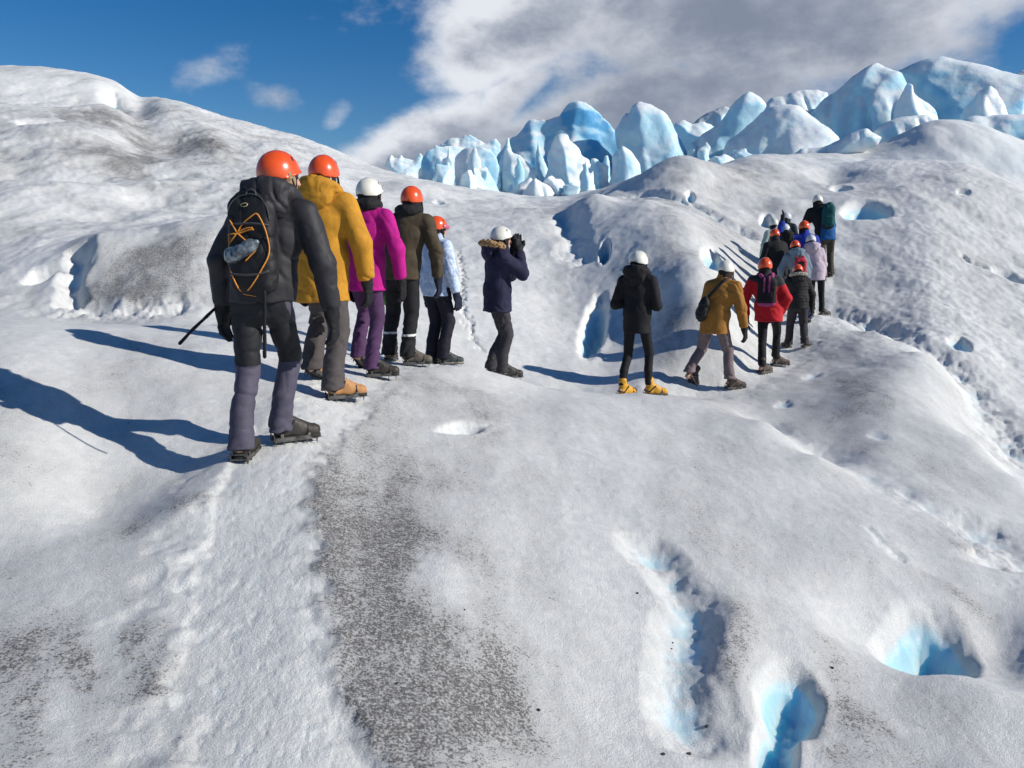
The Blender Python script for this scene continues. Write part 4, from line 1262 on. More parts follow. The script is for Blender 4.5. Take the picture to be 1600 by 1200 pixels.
def build_people():
    person('p1', 'nearest hiker in charcoal jacket and orange helmet, small black pack with orange cord', [(378, 714, 4.60), (440, 690, 4.88)], (432, 234), -7, (-40, 2),
           dict(L=((-.60, -.10, -1), (-.10, .15, -1)), R=((.34, .0, -1), (.06, .22, -1))), jacket=dict(col=C_CHAR, hem=.925, hood='down', bulk=1.01), legs=dict(col=C_P1, tint=tint_p1, folds=.8, bag=.94),
           boots=B_BLACK, q='hi', foot_yaw=(8, -52), hair=C_HAIR, seed=1)
    person('p2', 'hiker in mustard yellow jacket and orange helmet just ahead of the nearest hiker', [(490, 590, 6.35), (522, 612, 6.0)], (502, 241), -14, (-6, 4),
           dict(L=((-.34, -.05, -1), (-.0, .3, -1)), R=((.42, .0, -1), (.02, .25, -1))), jacket=dict(col=C_MUST, hem=.72, hood='down', bulk=1.12), legs=dict(col=C_TAUPE, bag=1.12, folds=1.1),
           boots=B_TAN, q='hi', scarf=C_PRINT, foot_yaw=(0, -50), foot_pitch=(22, 0), seed=2)
    person('p3', 'hiker in magenta jacket, purple trousers and white helmet', [(560, 560, 7.2), (582, 575, 6.95)], (575, 277), -20, (-22, 2),
           dict(L=((-.30, -.05, -1), (-.0, .25, -1)), R=((.42, -.05, -1), (.0, .25, -1))), jacket=dict(col=C_MAG, hem=.78, bulk=1.0, flare=1.08), legs=dict(col=C_PURP, bag=.92, folds=.8),
           helmet=M_WHITE, boots=B_BLACK, q='hi', foot_yaw=(10, -60), foot_pitch=(38, 0), seed=3, scarf_ring=True)
    person('p4', 'hiker in olive brown jacket and black trousers with white reflective bands', [(609, 560, 8.2), (638, 566, 8.0)], (643, 290), -12, (-14, 0),
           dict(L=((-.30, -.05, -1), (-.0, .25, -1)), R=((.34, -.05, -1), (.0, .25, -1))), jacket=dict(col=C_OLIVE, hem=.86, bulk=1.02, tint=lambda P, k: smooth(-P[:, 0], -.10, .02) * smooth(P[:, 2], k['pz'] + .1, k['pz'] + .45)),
           legs=dict(col=cloth('black_trousers_reflective_bands', (0.011, 0.011, 0.013), (0.6, 0.6, 0.6)), bag=1.06, tint=lambda P, k: np.where(np.abs(P[:, 2] - np.where(P[:, 0] < k['pel'][0], k['AN'][0][2], k['AN'][1][2]) - .20) < .011, 1.0, 0.0)), scarf_ring=True, boots=B_WORN, gloves=M_NAVYGLOVE, q='hi', foot_yaw=(10, -70), seed=4)
    person('p5', 'hiker in pale blue patterned jacket and orange helmet with pink goggles', [(676, 562, 8.95), (694, 563, 8.85)], (674, 337), -42, (-22, 8),
           dict(L=((-.22, .0, -1), (.0, .2, -1)), R=((.34, -.05, -1), (.05, .25, -1))), jacket=dict(col=C_BLUEPAT, hem=.84, bulk=1.0), legs=dict(col=C_INK, bag=1.05),
           boots=B_GREEN, gloves=M_NAVYGLOVE, q='hi', foot_yaw=(-10, -30), seed=5)
    person('p6', 'hiker in navy parka with fur hood, white helmet, raising a camera to the face', [(768, 580, 9.25), (786, 585, 9.3)], (777, 353), -72, (-6, 6),
           dict(L=((-.05, .70, -.70), (.45, -.02, .9)), R=((.10, .78, -.62), (-.45, -.02, .9))), jacket=dict(col=C_NAVY, hem=.80, bulk=1.08, hood='fur', fur=C_FUR), legs=dict(col=C_DGREY, bag=1.0),
           helmet=M_WHITE, boots=B_BLACK, q='hi', foot_yaw=(0, -6), seed=6)
    person('p7', 'hiker all in black with white helmet and yellow boots, standing with arms folded', [(972, 607, 9.85), (1014, 604, 9.95)], (996, 392), -30, (-14, 14),
           dict(L=((-.30, -.12, -1), (.85, .70, .05)), R=((.24, .02, -1), (-.60, .75, .20))), jacket=dict(col=C_JET, hem=.80, bulk=.90, hood='down'), legs=dict(col=C_JET, bag=.76, folds=.35, hem=.16),
           helmet=M_WHITE, boots=B_YEL, q='hi', foot_yaw=(-22, -50), seed=7)
    person('p8', 'hiker striding in ochre jacket with black sling bag and mauve grey trousers', [(1076, 600, 10.75), (1140, 611, 10.65)], (1135, 406), -38, (-14, 10),
           dict(L=((-.26, .05, -1), (-.02, .2, -1)), R=((.30, .02, -1), (.10, .30, -1))), lean=(0, .07), jacket=dict(col=C_OCHRE, hem=.79, bulk=1.05, hood=None), legs=dict(col=C_MAUVE, bag=.98, hem=.16),
           helmet=M_WHITE, boots=B_BROWN, q='hi', foot_yaw=(-14, -40), foot_pitch=(48, 0), scarf=cloth('brown_scarf', (0.028, 0.018, 0.014)), seed=8)
    person('p9', 'hiker in red jacket with black shoulders, orange helmet and pink and black pack', [(1190, 586, 11.25), (1211, 570, 11.75)], (1195, 402), -22, (8, 0),
           dict(L=((-.40, -.05, -1), (.12, .2, -1)), R=((.55, -.1, -1), (-.35, .55, -1))), jacket=dict(col=C_RED, hem=.82, bulk=1.08, tint=lambda P, k: smooth(P[:, 2] - .35 * np.abs(P[:, 0]), k['nb'][2] - .17, k['nb'][2] - .15)),
           legs=dict(col=C_JET, bag=.86, hem=.14), boots=B_BROWN, foot_yaw=(-30, -60), seed=9)
    person('p10', 'hiker in black puffer jacket with beige fur hood and dark flared trousers', [(1231, 550, 13.2), (1256, 556, 12.95)], (1249, 413), -12, (0, 22),
           dict(L=((-.40, .1, -1), (.2, .5, -.6)), R=((.42, .0, -1), (.08, .2, -1))), lean=(0, .10), jacket=dict(col=cloth('black_puffer', (0.018, 0.017, 0.018)), hem=.86, bulk=1.1, hood='fur', fur=C_FUR2, quilt=.012),
           legs=dict(col=cloth('charcoal_flared_trousers', (0.034, 0.031, 0.035)), bag=1.15), boots=B_BLACK, foot_yaw=(30, -50), seed=10)
    person('p11', 'hiker in grey blue hooded jacket carrying a red and black pack', [(1238, 520, 14.3), (1262, 520, 14.3)], (1245, 375), -10, (0, 14),
           dict(L=((-.42, .1, -1), (.1, .4, -1)), R=((.42, .1, -1), (.0, .3, -1))), lean=(0, .08), jacket=dict(col=C_STEELB, hem=.82, bulk=1.08, hood='down', tint=lambda P, k: smooth(np.abs(P[:, 0]), .17, .19) * (P[:, 2] < k['nb'][2] - .05) * (P[:, 0] > 0)),
           legs=dict(col=C_JEAN, bag=.95), boots=B_WORN, seed=11)
    person('p12', 'hiker in lilac jacket with white helmet at the right edge of the line', [(1266, 508, 14.75), (1283, 500, 14.95)], (1269, 366), -14, (0, 12),
           dict(L=((-.34, .1, -1), (.1, .4, -1)), R=((.30, .0, -1), (.05, .2, -1))), lean=(0, .06), jacket=dict(col=C_LILAC, hem=.80, bulk=1.0, hood='down'), legs=dict(col=C_JET, bag=.9),
           helmet=M_GREYW, boots=B_BLACK, foot_yaw=(0, -55), seed=12)
    person('p13', 'hiker in royal blue jacket and orange helmet with one arm raised', [(1250, 480, 15.8), (1268, 480, 15.9)], (1259, 344), -8, (-6, 4),
           dict(L=((-.95, .1, .25), (.15, .1, 1)), R=((.36, .05, -1), (.0, .3, -1))), lean=(0, .05), jacket=dict(col=C_ROYAL, hem=.80, bulk=1.08), legs=dict(col=C_JET, bag=.95), boots=B_BLACK, seed=13)
    person('p14', 'hiker in black jacket with orange helmet, behind the red jacket hiker', [(1207, 492, 15.2), (1222, 492, 15.3)], (1214, 357), 8, (0, 8),
           lean=(0, .07), jacket=dict(col=C_JET, hem=.80, bulk=1.06), legs=dict(col=C_DGREY), boots=B_BLACK, seed=14)
    person('p15', 'hiker in black hood and white helmet in the middle of the crowded line', [(1224, 478, 15.9), (1240, 478, 16.0)], (1229, 349), -6, (0, 6),
           lean=(0, .06), jacket=dict(col=C_JET, hem=.80, bulk=1.0, hood='down'), legs=dict(col=C_JET), helmet=M_GREYW, boots=B_BLACK, seed=15)
    person('p16', 'hiker in pale green jacket and cream helmet at the left of the far group', [(1204, 470, 16.6), (1219, 470, 16.7)], (1211, 341), 6, (-20, 0),
           jacket=dict(col=C_MINT, hem=.78, bulk=1.0), legs=dict(col=C_DGREY), helmet=M_WHITE, boots=B_BLACK, seed=16)
    person('p17', 'hiker in dark jacket and white helmet looking back, highest of the far group', [(1219, 458, 17.3), (1234, 458, 17.4)], (1227, 331), -30, (130, 0),
           jacket=dict(col=cloth('dark_teal_jacket', (0.012, 0.020, 0.026)), hem=.80, bulk=1.0), legs=dict(col=C_JET), helmet=M_GREYW, boots=B_BLACK, seed=17)
    person('p18', 'guide in blue and black jacket leading the line with a large teal rucksack', [(1287, 430, 17.75), (1297, 428, 18.0)], (1280, 303), -14, (0, 12),
           dict(L=((-.36, .1, -1), (.1, .5, -1)), R=((.40, .15, -1), (.05, .6, -1))), lean=(0, .08), jacket=dict(col=C_GUIDE, hem=.84, bulk=1.05, tint=lambda P, k: np.maximum(smooth(np.abs(P[:, 0]), .185, .20), smooth(P[:, 2], k['nb'][2] - .03, k['nb'][2]))),
           legs=dict(col=C_BROWNT, bag=1.0), helmet=M_WHITE, boots=B_BLACK, foot_yaw=(0, -20), seed=18)
build_people()

# ------------------------------------------------------------------ seracs: broken towers and fins of blue ice behind the slope
def poly_sdf(U, V, poly):
    d = np.full(U.shape, 1e9); sgn = np.zeros(U.shape, bool)
    n = len(poly)
    for i in range(n):
        ax, ay = poly[i]; bx, by = poly[(i + 1) % n]
        ex, ey = bx - ax, by - ay
        wx, wy = U - ax, V - ay
        t = np.clip((wx * ex + wy * ey) / (ex * ex + ey * ey + 1e-9), 0, 1)
        d = np.minimum(d, np.hypot(wx - t * ex, wy - t * ey))
        c = (ay > V) != (by > V)
        xin = ex * (V - ay) / (ey if abs(ey) > 1e-9 else 1e-9) + ax
        sgn ^= c & (U < xin)
    return np.where(sgn, -d, d)

def serac_material():
    m = bpy.data.materials.new('serac_ice'); m.use_nodes = True
    g = NT(m.node_tree)
    co = g.n('ShaderNodeTexCoord').outputs['Object']
    blue = g.n('ShaderNodeAttribute', attribute_name='blue').outputs['Fac']
    dirt = g.n('ShaderNodeAttribute', attribute_name='dirt').outputs['Fac']
    n1 = g.noise(co, 0.55, 4, 0.6, 0.5); n2 = g.noise(co, 3.0, 4, 0.6)
    f = g.math('ADD', blue, g.math('MULTIPLY', g.math('SUBTRACT', n1, 0.5), 0.5))
    col = g.mix(g.sstep(f, 0.0, 0.5), (0.80, 0.84, 0.84), (0.44, 0.69, 0.80))
    col = g.mix(g.sstep(f, 0.45, 1.05), col, (0.10, 0.38, 0.64))
    dd = g.math('ADD', dirt, g.math('MULTIPLY', g.math('SUBTRACT', n2, 0.5), 0.7))
    col = g.mix(g.sstep(dd, 0.30, 1.0, 0.0, 0.45), col, (0.34, 0.36, 0.38))
    b = g.n('ShaderNodeBump', {'Strength': 0.4, 'Distance': 1.0, 'Height': g.math('MULTIPLY', n2, 0.10)})
    p = g.n('ShaderNodeBsdfPrincipled', {'Base Color': col, 'Roughness': 0.42, 'IOR': 1.31, 'Subsurface Weight': 0.35, 'Subsurface Radius': (0.12, 0.5, 0.9), 'Subsurface Scale': 0.7, 'Normal': b.outputs[0]})
    g.n('ShaderNodeOutputMaterial', {'Surface': p.outputs[0]})
    return m
M_SERAC = serac_material()

def serac(name, label, pix, d, yaw, thick, rnd, blue=0.35, flute=0.5, dirt=0.05, seed=1, cells=85, skirt=2.5, group='ice seracs'):
    pix = np.array(pix, float)
    cx, cy = pix.mean(0)
    O = ray(cx, cy, d)
    a = R(yaw); eu = np.array((math.cos(a), -math.sin(a), 0)); ew = np.array((-math.sin(a), -math.cos(a), 0))   # ew points out of the face
    E = np.array((0, 0, CAM_Z))
    UV = []
    for px, py in pix:
        dr = ray(px, py, 1.0) - E
        t = ((O - E) @ ew) / (dr @ ew)
        q = E + dr * t - O
        UV.append((q @ eu, q[2]))
    UV = np.array(UV)
    span = UV[:, 1].max() - UV[:, 1].min()
    low = UV[:, 1] < UV[:, 1].min() + 0.22 * span
    UV[low, 1] -= skirt
    lo = UV.min(0); hi = UV.max(0)
    h = max(hi - lo) / cells
    T = thick * 1.5
    F = Field((lo[0] - 2 * h, -T, lo[1] - 2 * h), (hi[0] + 2 * h, T, hi[1] + 2 * h), h)
    U = F.lo[0] + h * np.arange(F.n[0]); Vv = F.lo[2] + h * np.arange(F.n[2]); Wv = F.lo[1] + h * np.arange(F.n[1])
    UU, VV = np.meshgrid(U, Vv, indexing='ij')
    wob = 0.035 * (hi - lo).max()
    P3 = np.stack([UU, np.zeros_like(UU), VV], -1)
    k = 1.0 / (0.18 * (hi - lo).max())
    ps = poly_sdf(UU + wob * noise3(P3, k, seed), VV + wob * noise3(P3, k, seed + 9), UV) + (0.12 if flute < .45 else 0.35) * wob * noise3(P3, 3 * k, seed + 4)
    ins = np.clip(-ps / rnd, 0, 1)
    prof = np.sqrt(np.clip(1 - (1 - ins) ** 2, 0, 1)) if flute < .45 else ins ** .8
    fl = np.stack([UU * 1.0 + .25 * VV, np.zeros_like(UU), VV * 0.28], -1)
    flv = noise3(fl, k * 1.6, seed + 2); crease = np.clip(1 - np.abs(noise3(fl, k * 1.1, seed + 6)) * 3, 0, 1)
    th = thick * prof * ((0.72 + 0.28 * flv) if flute >= .45 else (0.86 + 0.14 * flv) - flute * 0.45 * crease - (0 if flute < .45 else .30) * np.abs(noise3(fl, k * 2.6, seed + 21))) * (0.55 + 0.45 * smooth(hi[1] - VV, 0, 0.9 * (hi[1] - lo[1])))
    th = np.where(ps > 0, -np.minimum(ps, 0.3), th)
    F.d[...] = np.clip(np.abs(Wv)[None, :, None] - th[:, None, :], -.3, .3)
    F.warp(lambda P: (0.022 if flute >= .45 else 0.012) * thick * noise3(P, k * 3.5, seed + 3) + 0.006 * thick * noise3(P, k * 12, seed + 8), band=.29)
    me = F.mesh(name, 3)
    P = verts_of(me)
    nrm = np.empty(len(me.vertices) * 3, np.float32); me.vertices.foreach_get('normal', nrm); nrm = nrm.reshape(-1, 3)
    fl2 = np.stack([P[:, 0], P[:, 1] * .5, P[:, 2] * .3], 1)
    b = blue * .95 + 0.36 * noise3(fl2, k * 1.0, seed + 11) + 0.10 * noise3(P, k * 3, seed + 12)
    b = b * (1 - 0.85 * smooth(nrm[:, 2], 0.25, 0.75))          # sun-rotted white crust lies on the upward faces
    set_attr(me, 'blue', np.clip(b, 0, 1))
    set_attr(me, 'dirt', np.clip(dirt + 0.35 * dirt * noise3(P, k * 3, seed + 13) + dirt * smooth(nrm[:, 2], .3, .8), 0, 1))
    # lay u, w, v into the world frame
    Wd = np.stack([P[:, 0], -P[:, 1], P[:, 2]], 1)
    me.vertices.foreach_set('co', Wd.astype(np.float32).ravel()); me.flip_normals(); me.update()
    o = link(name, me, M_SERAC)
    o.location = O; o.rotation_euler = (0, 0, -a)
    tag(o, label, 'ice formation', group)
    return o

def z1(pts): return [(580 + .325 * x, 80 + .325 * y) for x, y in pts]
def z2(pts): return [(1060 + .3375 * x, 60 + .3375 * y) for x, y in pts]
def build_seracs():
    S = serac
    S('serac', 'deep blue twin-peaked ice tower at the back of the middle serac field', z1([(600, 500), (625, 440), (690, 385), (735, 345), (760, 330), (840, 320), (900, 290), (940, 250), (990, 238), (1030, 255), (1090, 305), (1140, 348), (1195, 430), (1235, 520), (1220, 600), (800, 600), (620, 560)]), 49, 12, 3.2, 2.6, .80, .9, .02, 1)
    S('serac', 'tall rounded ice fin with bright right edge, right of the twin-peaked tower', z1([(1168, 385), (1200, 335), (1228, 298), (1240, 312), (1262, 262), (1305, 232), (1350, 252), (1400, 288), (1440, 335), (1480, 415), (1512, 480), (1562, 520), (1560, 590), (1250, 600), (1200, 480)]), 46, 26, 2.8, 2.4, .52, .35, .02, 2)
    S('serac', 'white pyramid of ice with a blue cleft in front of the twin-peaked tower', z1([(828, 620), (848, 480), (880, 410), (912, 390), (952, 404), (992, 440), (1012, 480), (1050, 510), (1082, 560), (1122, 590), (1100, 660), (960, 690), (850, 680)]), 43, 8, 2.4, 2.0, .26, .9, .02, 3)
    S('serac', 'low white ice block left of the white pyramid, cut by a blue crack', z1([(625, 640), (622, 520), (640, 462), (690, 478), (760, 538), (805, 585), (790, 660), (640, 720)]), 43.5, 10, 1.9, 1.5, .25, .9, .02, 4)
    S('serac', 'broad pale ice block beside the dark blue hollow at the left of the field', z1([(398, 640), (392, 520), (440, 470), (530, 452), (585, 480), (612, 510), (628, 600), (620, 690), (480, 700), (405, 670)]), 44, 24, 2.2, 1.6, .42, .6, .02, 5)
    S('serac', 'small rounded ice knob at the foot of the tall fin', z1([(1145, 580), (1158, 505), (1180, 470), (1210, 454), (1245, 480), (1292, 545), (1285, 590), (1160, 600)]), 42, 5, 1.3, 1.0, .30, .4, .02, 6)
    S('serac', 'little jagged ice teeth at the far left end of the serac field', z1([(58, 560), (80, 512), (95, 498), (112, 522), (130, 516), (148, 483), (166, 515), (205, 512), (242, 494), (262, 522), (245, 580), (160, 620), (90, 600)]), 50, 0, 1.2, .8, .35, .8, .03, 7)
    S('serac', 'tumbled ice hump over the dark blue hollow, left of the pale block', z1([(215, 620), (232, 540), (260, 480), (300, 445), (345, 452), (400, 448), (445, 468), (430, 560), (395, 640), (300, 660)]), 47, -10, 2.0, 1.6, .55, 1.0, .05, 8)
    S('serac', 'ragged ice crest on the skyline left of the twin-peaked tower', z1([(325, 445), (380, 424), (430, 420), (472, 400), (500, 415), (540, 436), (600, 412), (622, 450), (640, 540), (500, 560), (340, 520)]), 53, 5, 1.6, 1.1, .32, .9, .08, 9)
    S('serac', 'low snowy ice cone below the white pyramid', z1([(680, 760), (735, 665), (800, 608), (850, 650), (895, 690), (900, 760), (780, 790)]), 39, 6, 1.8, 1.6, .10, .4, .08, 10)
    S('serac', 'low snowy ice ramp under the cracked ice block', z1([(500, 730), (560, 695), (650, 690), (720, 640), (770, 610), (790, 640), (740, 700), (700, 760), (560, 770)]), 40, 10, 1.5, 1.2, .10, .3, .12, 11)
    S('serac', 'small cracked ice spur between the white pyramid and the ice knob', z1([(1040, 600), (1050, 520), (1075, 512), (1110, 530), (1150, 550), (1150, 610), (1060, 630)]), 42.5, 0, 1.0, .7, .28, .6, .02, 12)
    S('serac', 'lumpy grey ice heap right of the tall fin on the skyline', z1([(1440, 350), (1490, 322), (1540, 340), (1610, 330), (1660, 370), (1680, 470), (1620, 560), (1540, 540), (1490, 450)]), 50, 0, 2.2, 1.2, .30, 1.0, .25, 13)
    S('serac', 'distant dark ice ridge behind the narrow spire', z2([(40, 400), (130, 345), (210, 316), (250, 330), (260, 440), (60, 450)]), 75, 10, 3, 2.0, .20, .3, .5, 14)
    S('serac', 'narrow leaning ice spire with a notched tip', z2([(60, 500), (120, 440), (180, 400), (240, 312), (290, 260), (325, 240), (362, 265), (398, 305), (372, 350), (330, 420), (290, 500), (180, 580), (80, 600)]), 45, 26, 2.4, 1.8, .36, .30, .03, 15)
    S('serac', 'smooth pale blue ice dome right of the narrow spire', z2([(140, 600), (230, 470), (320, 390), (400, 340), (470, 312), (550, 309), (620, 350), (700, 400), (750, 450), (740, 560), (500, 600), (200, 620)]), 42, 38, 3.6, 3.0, .38, .25, .03, 16)
    S('serac', 'pale rounded ice shoulders behind the smooth dome', z2([(350, 370), (430, 285), (520, 255), (590, 240), (640, 232), (692, 250), (700, 330), (660, 400), (450, 420)]), 51, 8, 2.6, 1.8, .32, .30, .05, 17)
    S('serac', 'broad smooth blue ice face below the highest peak', z2([(610, 360), (700, 280), (780, 200), (860, 140), (912, 113), (950, 138), (990, 160), (1032, 166), (1062, 212), (1100, 260), (1195, 355), (1190, 440), (900, 480), (700, 480)]), 47, 44, 4.0, 3.4, .50, .3, .06, 18)
    S('serac', 'highest ice peak at the right with a hollow blue face and grey crest', z2([(985, 168), (1060, 140), (1130, 114), (1215, 83), (1300, 104), (1400, 140), (1500, 155), (1560, 168), (1640, 195), (1740, 230), (1740, 430), (1200, 440), (1060, 300)]), 53, 36, 4.6, 3.4, .58, .30, .12, 19)
    S('serac', 'bright curled ice rib leaning on the broad smooth face', z2([(960, 400), (1010, 320), (1050, 250), (1062, 205), (1085, 215), (1090, 255), (1130, 300), (1195, 352), (1200, 410), (1100, 430), (990, 430)]), 43.5, -6, 1.4, 1.1, .30, .3, .03, 20)
    S('serac', 'single pointed ice tooth in front of the highest peak', z2([(1290, 420), (1300, 370), (1340, 300), (1390, 250), (1442, 220), (1476, 240), (1512, 300), (1535, 355), (1530, 430)]), 45, 34, 2.2, 1.7, .34, .3, .05, 21)
    S('serac', 'low white ice ledge at the foot of the broad smooth face', z2([(880, 470), (905, 428), (960, 395), (1050, 365), (1130, 354), (1195, 372), (1210, 440), (1040, 480)]), 40, 10, 1.8, 1.2, .25, .4, .05, 22)
    S('serac', 'long low grey ice shelf under the pointed tooth at the right edge', z2([(1280, 430), (1310, 385), (1380, 362), (1500, 350), (1600, 350), (1740, 360), (1740, 480), (1560, 480), (1400, 460)]), 42, 12, 2.2, 1.6, .34, .2, .10, 23)
    S('serac', 'small ice hummock on the skyline at the far right edge', z2([(1545, 180), (1590, 142), (1640, 128), (1720, 160), (1760, 240), (1560, 250)]), 62, 5, 2.2, 1.4, .30, .4, .1, 24)
    S('serac', 'small curled ice horn at the foot of the narrow spire', z2([(72, 610), (95, 510), (128, 478), (158, 500), (152, 560), (120, 620)]), 40, 0, .9, .7, .22, .5, .02, 25)
    S('serac', 'white lit ice ridge curving down toward the guide', z2([(440, 600), (560, 520), (700, 485), (800, 445), (880, 423), (945, 462), (920, 500), (820, 560), (720, 640), (560, 660)]), 37, 30, 2.0, 1.6, .16, .3, .12, 26)
build_seracs()

def build_rubble():
    """broken blocks of ice heaped at the feet of the seracs"""
    rng = random.Random(4)
    protos = []
    for v in range(4):
        F = Field((-1.4, -1.2, -1.1), (1.4, 1.2, 1.7), .09)
        F.box((0, 0, .2), (.75 + .2 * v % .5, .6, .75), eul(12 * v, 18 - 9 * v, 30 * v), .12, 0)
        F.box((.3 - .2 * v, .1, .6), (.45, .5, .55), eul(-20, 25, 40 * v), .08, .12)
        F.plane((.5, 0, .6), (1, .3 - .3 * v, .5), .06); F.plane((-.5, 0, .8), (-.8, -.4, .7), .06)
        F.warp(lambda P: .10 * noise3(P, 1.3, v) + .03 * noise3(P, 4, v + 3), band=.25)
        me = F.mesh('ice_block', 1)
        P = verts_of(me)
        set_attr(me, 'blue', np.clip(.25 + .3 * noise3(P, .9, v + 7), 0, 1)); set_attr(me, 'dirt', np.clip(.05 + .2 * noise3(P, 1.2, v + 9), 0, 1))
        me.materials.append(M_SERAC)
        protos.append(me)
    spots = [(700 + 33 * i + rng.uniform(-12, 12), 38 + rng.uniform(0, 5)) for i in range(7)] + [(1040 + 40 * i + rng.uniform(-10, 10), 37 + rng.uniform(0, 5)) for i in range(5)]
    for i, (px, d) in enumerate(spots):
        p = ray(px, 300, d); x, y = p[0], p[1]
        s = rng.uniform(.35, .75)
        o = bpy.data.objects.new('ice_block', protos[i % 4]); COL.objects.link(o)
        o.location = (x, y, ground(x, y) + .1 * s); o.scale = (s, s * rng.uniform(.8, 1.2), s * rng.uniform(.8, 1.3)); o.rotation_euler = (rng.uniform(-.3, .3), rng.uniform(-.3, .3), rng.uniform(0, 6.3))
        lab = 'small white ice block in the rubble under the middle seracs' if i < 7 else 'small white ice block in the rubble under the right seracs'
        tag(o, lab, 'ice block', 'ice rubble under the middle seracs' if i < 7 else 'ice rubble under the right seracs')
build_rubble()

def build_fins():
    """narrow broken fins that crowd the gaps of the middle field"""
    rng = random.Random(21)
    for i, (px, top, hw, base, d) in enumerate(((668, 236, 15, 285, 47), (700, 226, 14, 290, 45.5), (742, 222, 16, 300, 42.5), (790, 205, 17, 290, 46.5), (812, 236, 13, 305, 41.5), (846, 212, 12, 300, 44.5),
                                                (915, 246, 15, 305, 41), (948, 232, 11, 290, 43.5), (1082, 214, 16, 270, 45), (1110, 196, 13, 268, 47), (1062, 236, 12, 275, 41.5), (1192, 196, 14, 250, 45.5))):
        p = [(px - hw * 1.3, base)]
        n = 7
        for k in range(n):
            t = k / (n - 1); x = px + hw * (2 * t - 1)
            p.append((x, top + (base - top) * (abs(2 * t - 1 - rng.uniform(-.25, .25)) ** 1.3) * .75 + rng.uniform(-4, 4)))
        p.append((px + hw * 1.3, base))
        middle = px < 1000
        serac('serac', 'narrow white ice fin crowded between the larger middle seracs' if middle else 'narrow white ice fin crowded between the right seracs', p, d, rng.uniform(-10, 25), 1.1, .8, .30, .8, .03, 40 + i, cells=45,
              group='narrow fins of the middle serac field' if middle else 'narrow fins of the right serac field')
build_fins()

# ------------------------------------------------------------------ packs and other things the hikers carry
from mathutils.bvhtree import BVHTree
def gear_root(name, label, cat, key, org, group=None):
    """an Empty at the base of a carried thing, aligned with the person who carries it"""
    p = PEOPLE[key]
    c, s = math.cos(R(p['yaw'])), math.sin(R(p['yaw']))
    o = np.array(org, float) * p['S']
    loc = p['base'] + np.array((c * o[0] - s * o[1], s * o[0] + c * o[1], o[2]))
    r = thing(name, label, cat, loc, R(p['yaw']), group)
    r.scale = (p['S'],) * 3
    return r

def back_y(p, z):
    """how far behind the spine the jacket's back lies at height z"""
    t = (z - p['pel'][2]) / (p['nb'][2] - p['pel'][2])
    return p['pel'][1] + (p['nb'][1] - p['pel'][1]) * t - .145 * p['b']

def cast(o, pixels, lift=.006):
    """points on an object's surface under photo pixels, in that object's root frame"""
    bpy.context.view_layer.update()
    mw = o.matrix_world
    me = o.data
    bv = BVHTree.FromPolygons([mw @ v.co for v in me.vertices], [tuple(p.vertices) for p in me.polygons])
    E = Vector((0, 0, CAM_Z)); out = []
    for px, py in pixels:
        d = Vector(ray(px, py, 1.0)) - E; d.normalize()
        h = bv.ray_cast(E, d)
        if h[0] is None:
            n = bv.find_nearest(E + d * (o.matrix_world.translation - E).length); q = n[0]
        else:
            q = h[0] - d * lift
        out.append(q)
    return out

def pack(key, name, label, w, dep, hgt, zb, xo, mat, strap_mat, pocket=None, tint=None, q=.010, group='packs on hikers'):
    p = PEOPLE[key]
    yb = back_y(p, zb + hgt * .55)
    org = np.array((p['pel'][0] * .5 + p['nb'][0] * .5 + xo, yb, zb))
    root = gear_root(name, label, 'backpack', key, org, group)
    F = Field((-w - .08, -dep * 2 - .12, -.05), (w + .08, .12, hgt + .1), q)
    F.box((0, -dep + .03, hgt * .46), (w, dep, hgt * .44), eul(rx=-4), min(w, dep) * .72, .03)
    F.ell((0, -dep * .8 + .03, hgt * .80), (w * .86, dep * .86, hgt * .24), None, .05)
    F.ell((0, -dep * 1.1 + .03, hgt * .20), (w * .92, dep * 1.0, hgt * .22), None, .05)
    F.warp(fold(.010, .004, (9, 9, 9), (24, 24, 24), 77))
    me = F.mesh('bag')
    if tint is not None: set_attr(me, 'tint', tint(verts_of(me)))
    bag = link('bag', me, mat, root)
    Pk = Field((-w - .05, -dep * 2 - .2, -.02), (w + .05, .05, hgt), q)
    Pk.box((0, -dep * 1.75 + .03, hgt * .28), (w * .70, dep * .42, hgt * .22), None, .03, 0)
    Pk.warp(fold(.006, .003, (12, 12, 12), (30, 30, 30), 78))
    link('pocket', Pk.mesh('pocket'), pocket or mat, root)
    for sd in (-1, 1):
        pts = []
        for (x, y, z) in ((.062, .02, hgt * .95), ):
            pts.append((sd * x, y - .03, z))
        sh = np.array((p['nb'][0] + sd * .098, p['nb'][1] - .02, p['nb'][2] + .035 * p['b'] + .012)) - org
        fr = np.array((p['nb'][0] + sd * .115, p['nb'][1] + .125 * p['b'], p['nb'][2] - .10)) - org
        fr2 = np.array((p['nb'][0] + sd * .150, p['nb'][1] + .10 * p['b'], p['nb'][2] - .27)) - org
        lowp = np.array((sd * (w + .005), .0, hgt * .12))
        Ff = Field(np.minimum.reduce([sh, fr, fr2, lowp, pts[0]]) - .1, np.maximum.reduce([sh, fr, fr2, lowp, pts[0]]) + .1, q)
        cv = spline([pts[0], sh, fr, fr2], 4)
        for a, b2 in zip(cv[:-1], cv[1:]): Ff.cone(a, b2, .021, .021, .006, flat=((1, 0, 0), 1.5))
        link('shoulder_strap', Ff.mesh('shoulder_strap'), strap_mat, root)
    return root, bag

